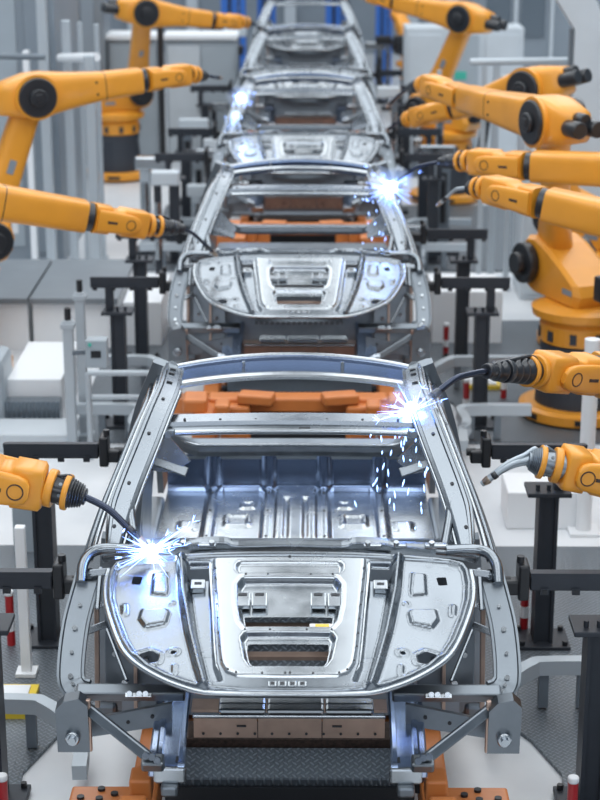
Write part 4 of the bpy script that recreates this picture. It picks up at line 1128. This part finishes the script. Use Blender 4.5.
# cluttered machines beside distant bodies
r3 = random.Random(21)
for i in range(26):
    sg = -1 if i % 2 else 1; y = 15.5 + i * .62; x = sg * r3.uniform(1.15, 1.75)
    if sg < 0 and 22.5 < y < 25: x = -1.3
    if y > 25.2: y += 1.4
    if sg > 0 and 21.5 < y < 23.4: x = 1.15
    if 15.3 < y < 17.2: continue
    w_, d_, h_ = r3.uniform(.12, .3), r3.uniform(.12, .3), r3.uniform(.35, 1.35)
    for cy_ in [7.42 + PITCH_Y * q for q in range(5)] + [9.22 + PITCH_Y * q for q in range(5)]:
        if abs(y - cy_) < .42: y = cy_ + .45
    if any(abs(y - q) < .25 for q in (8.4 + PITCH_Y * 2 - .2, 12.6 + PITCH_Y * 2)): y += .4
    zone = 'left' if sg < 0 else 'right'
    t = thing('welding_fixture', 'blurred %s fixture tower on the %s side, %s from the front' % (r3.choice(['grey', 'steel grey']), zone, ['1st', '2nd', '3rd', '4th', '5th', '6th', '7th', '8th', '9th', '10th', '11th', '12th', '13th'][i // 2]), 'fixture', (x, y, 0), 'fixture towers beside the far bodies')
    obj('upright', MB().box((x, y, h_ / 2), (w_ * .45, w_ * .45, h_), None, .01), r3.choice(['post_dark', 'post_grey', 'clamp_grey']), t)
    obj('head', MB().box((x - sg * .08, y, h_ + .06), (w_ + .12, d_ * .6, .14), None, .02), r3.choice(['steel', 'cabinet_light', 'clamp_black', 'steel_bright']), t)
    obj('actuator', MB().cyl((x, y - w_ * .3, h_ * .35), (x, y - w_ * .3, h_ * .85), .035, n=12), r3.choice(['steel_bright', 'clamp_black']), t)
    obj('base', MB().box((x, y, .03), (w_ + .06, w_ + .06, .06)), 'clamp_grey', t)

# walls
struct('wall_back', MB().box((0, 40, 4), (16, .2, 8)), 'enclosure_grey')
struct('wall_left', MB().box((-8, 24, 4), (.2, 60, 8)), 'enclosure_grey')
struct('wall_right', MB().box((8, 24, 4), (.2, 60, 8)), 'enclosure_grey')
for k, px in enumerate((20, 130, 190, 290, 415, 455, 520, 590)):
    x = px_x(px, 39, 1); o = struct('trim_%d' % (k + 1), MB().box((x, 39.8, 3), (.25, .2, 6)), 'cabinet_light')

# ------------------------------------------------------------------ light: hall luminaires and an added front fill
def area(x, y, z, sx, sy, e, col=(1, 1, 1), rot=(0, 0, 0)):
    l = bpy.data.lights.new('hall_or_fill_light', 'AREA'); l.shape = 'RECTANGLE'; l.size = sx; l.size_y = sy; l.energy = e; l.color = col
    o = bpy.data.objects.new('hall_or_fill_light', l); COL.objects.link(o); o.location = (x, y, z); o.rotation_euler = rot; return o
for x in (-5.2, -2.0, 2.0, 5.2):
    area(x, 18, 8.5, 2.6, 34, 720, (.93, .97, 1))
area(0, -7, 7.0, 12, 3.5, 420, (.90, .95, 1), (R(62), 0, 0))  # fill lamp added behind the camera to brighten faces turned towards it
w = bpy.data.worlds.new('hall'); SC.world = w; w.use_nodes = True; nt = w.node_tree; N = nt.nodes.new; L = nt.links.new
bg = nt.nodes['Background']; tc = N('ShaderNodeTexCoord'); sx = N('ShaderNodeSeparateXYZ'); L(tc.outputs['Generated'], sx.inputs[0])
rp = N('ShaderNodeValToRGB'); el = rp.color_ramp.elements
el[0].position = .40; el[0].color = (.12, .14, .17, 1); el[1].position = .98; el[1].color = (.52, .58, .64, 1)
for p_, c_ in ((.50, (.22, .27, .36)), (.58, (.16, .28, .52)), (.66, (.24, .33, .48)), (.80, (.60, .65, .70))):
    e = el.new(p_); e.color = (*c_, 1)
mr = N('ShaderNodeMapRange'); mr.inputs['From Min'].default_value = -1; mr.inputs['From Max'].default_value = 1
L(sx.outputs['Z'], mr.inputs[0]); L(mr.outputs[0], rp.inputs[0])
# alternating darker bands added to the world to streak the metal reflections
nz = N('ShaderNodeTexWave'); nz.inputs['Scale'].default_value = 2.2; nz.inputs['Distortion'].default_value = 2.5; nz.bands_direction = 'Y'
L(tc.outputs['Generated'], nz.inputs['Vector'])
m2 = N('ShaderNodeMapRange'); m2.inputs['To Min'].default_value = .25; m2.inputs['To Max'].default_value = 1.6; L(nz.outputs['Fac'], m2.inputs[0])
vm = N('ShaderNodeVectorMath'); vm.operation = 'SCALE'; L(rp.outputs[0], vm.inputs[0]); L(m2.outputs[0], vm.inputs['Scale'])
L(vm.outputs[0], bg.inputs['Color']); bg.inputs['Strength'].default_value = .6

SC.view_settings.view_transform = 'Standard'; SC.view_settings.look = 'None'; SC.view_settings.gamma = 1; SC.view_settings.use_curve_mapping = False
SC.view_settings.exposure = 0.02
for o in list(bpy.data.objects):
    if 'org' in o: del o['org']
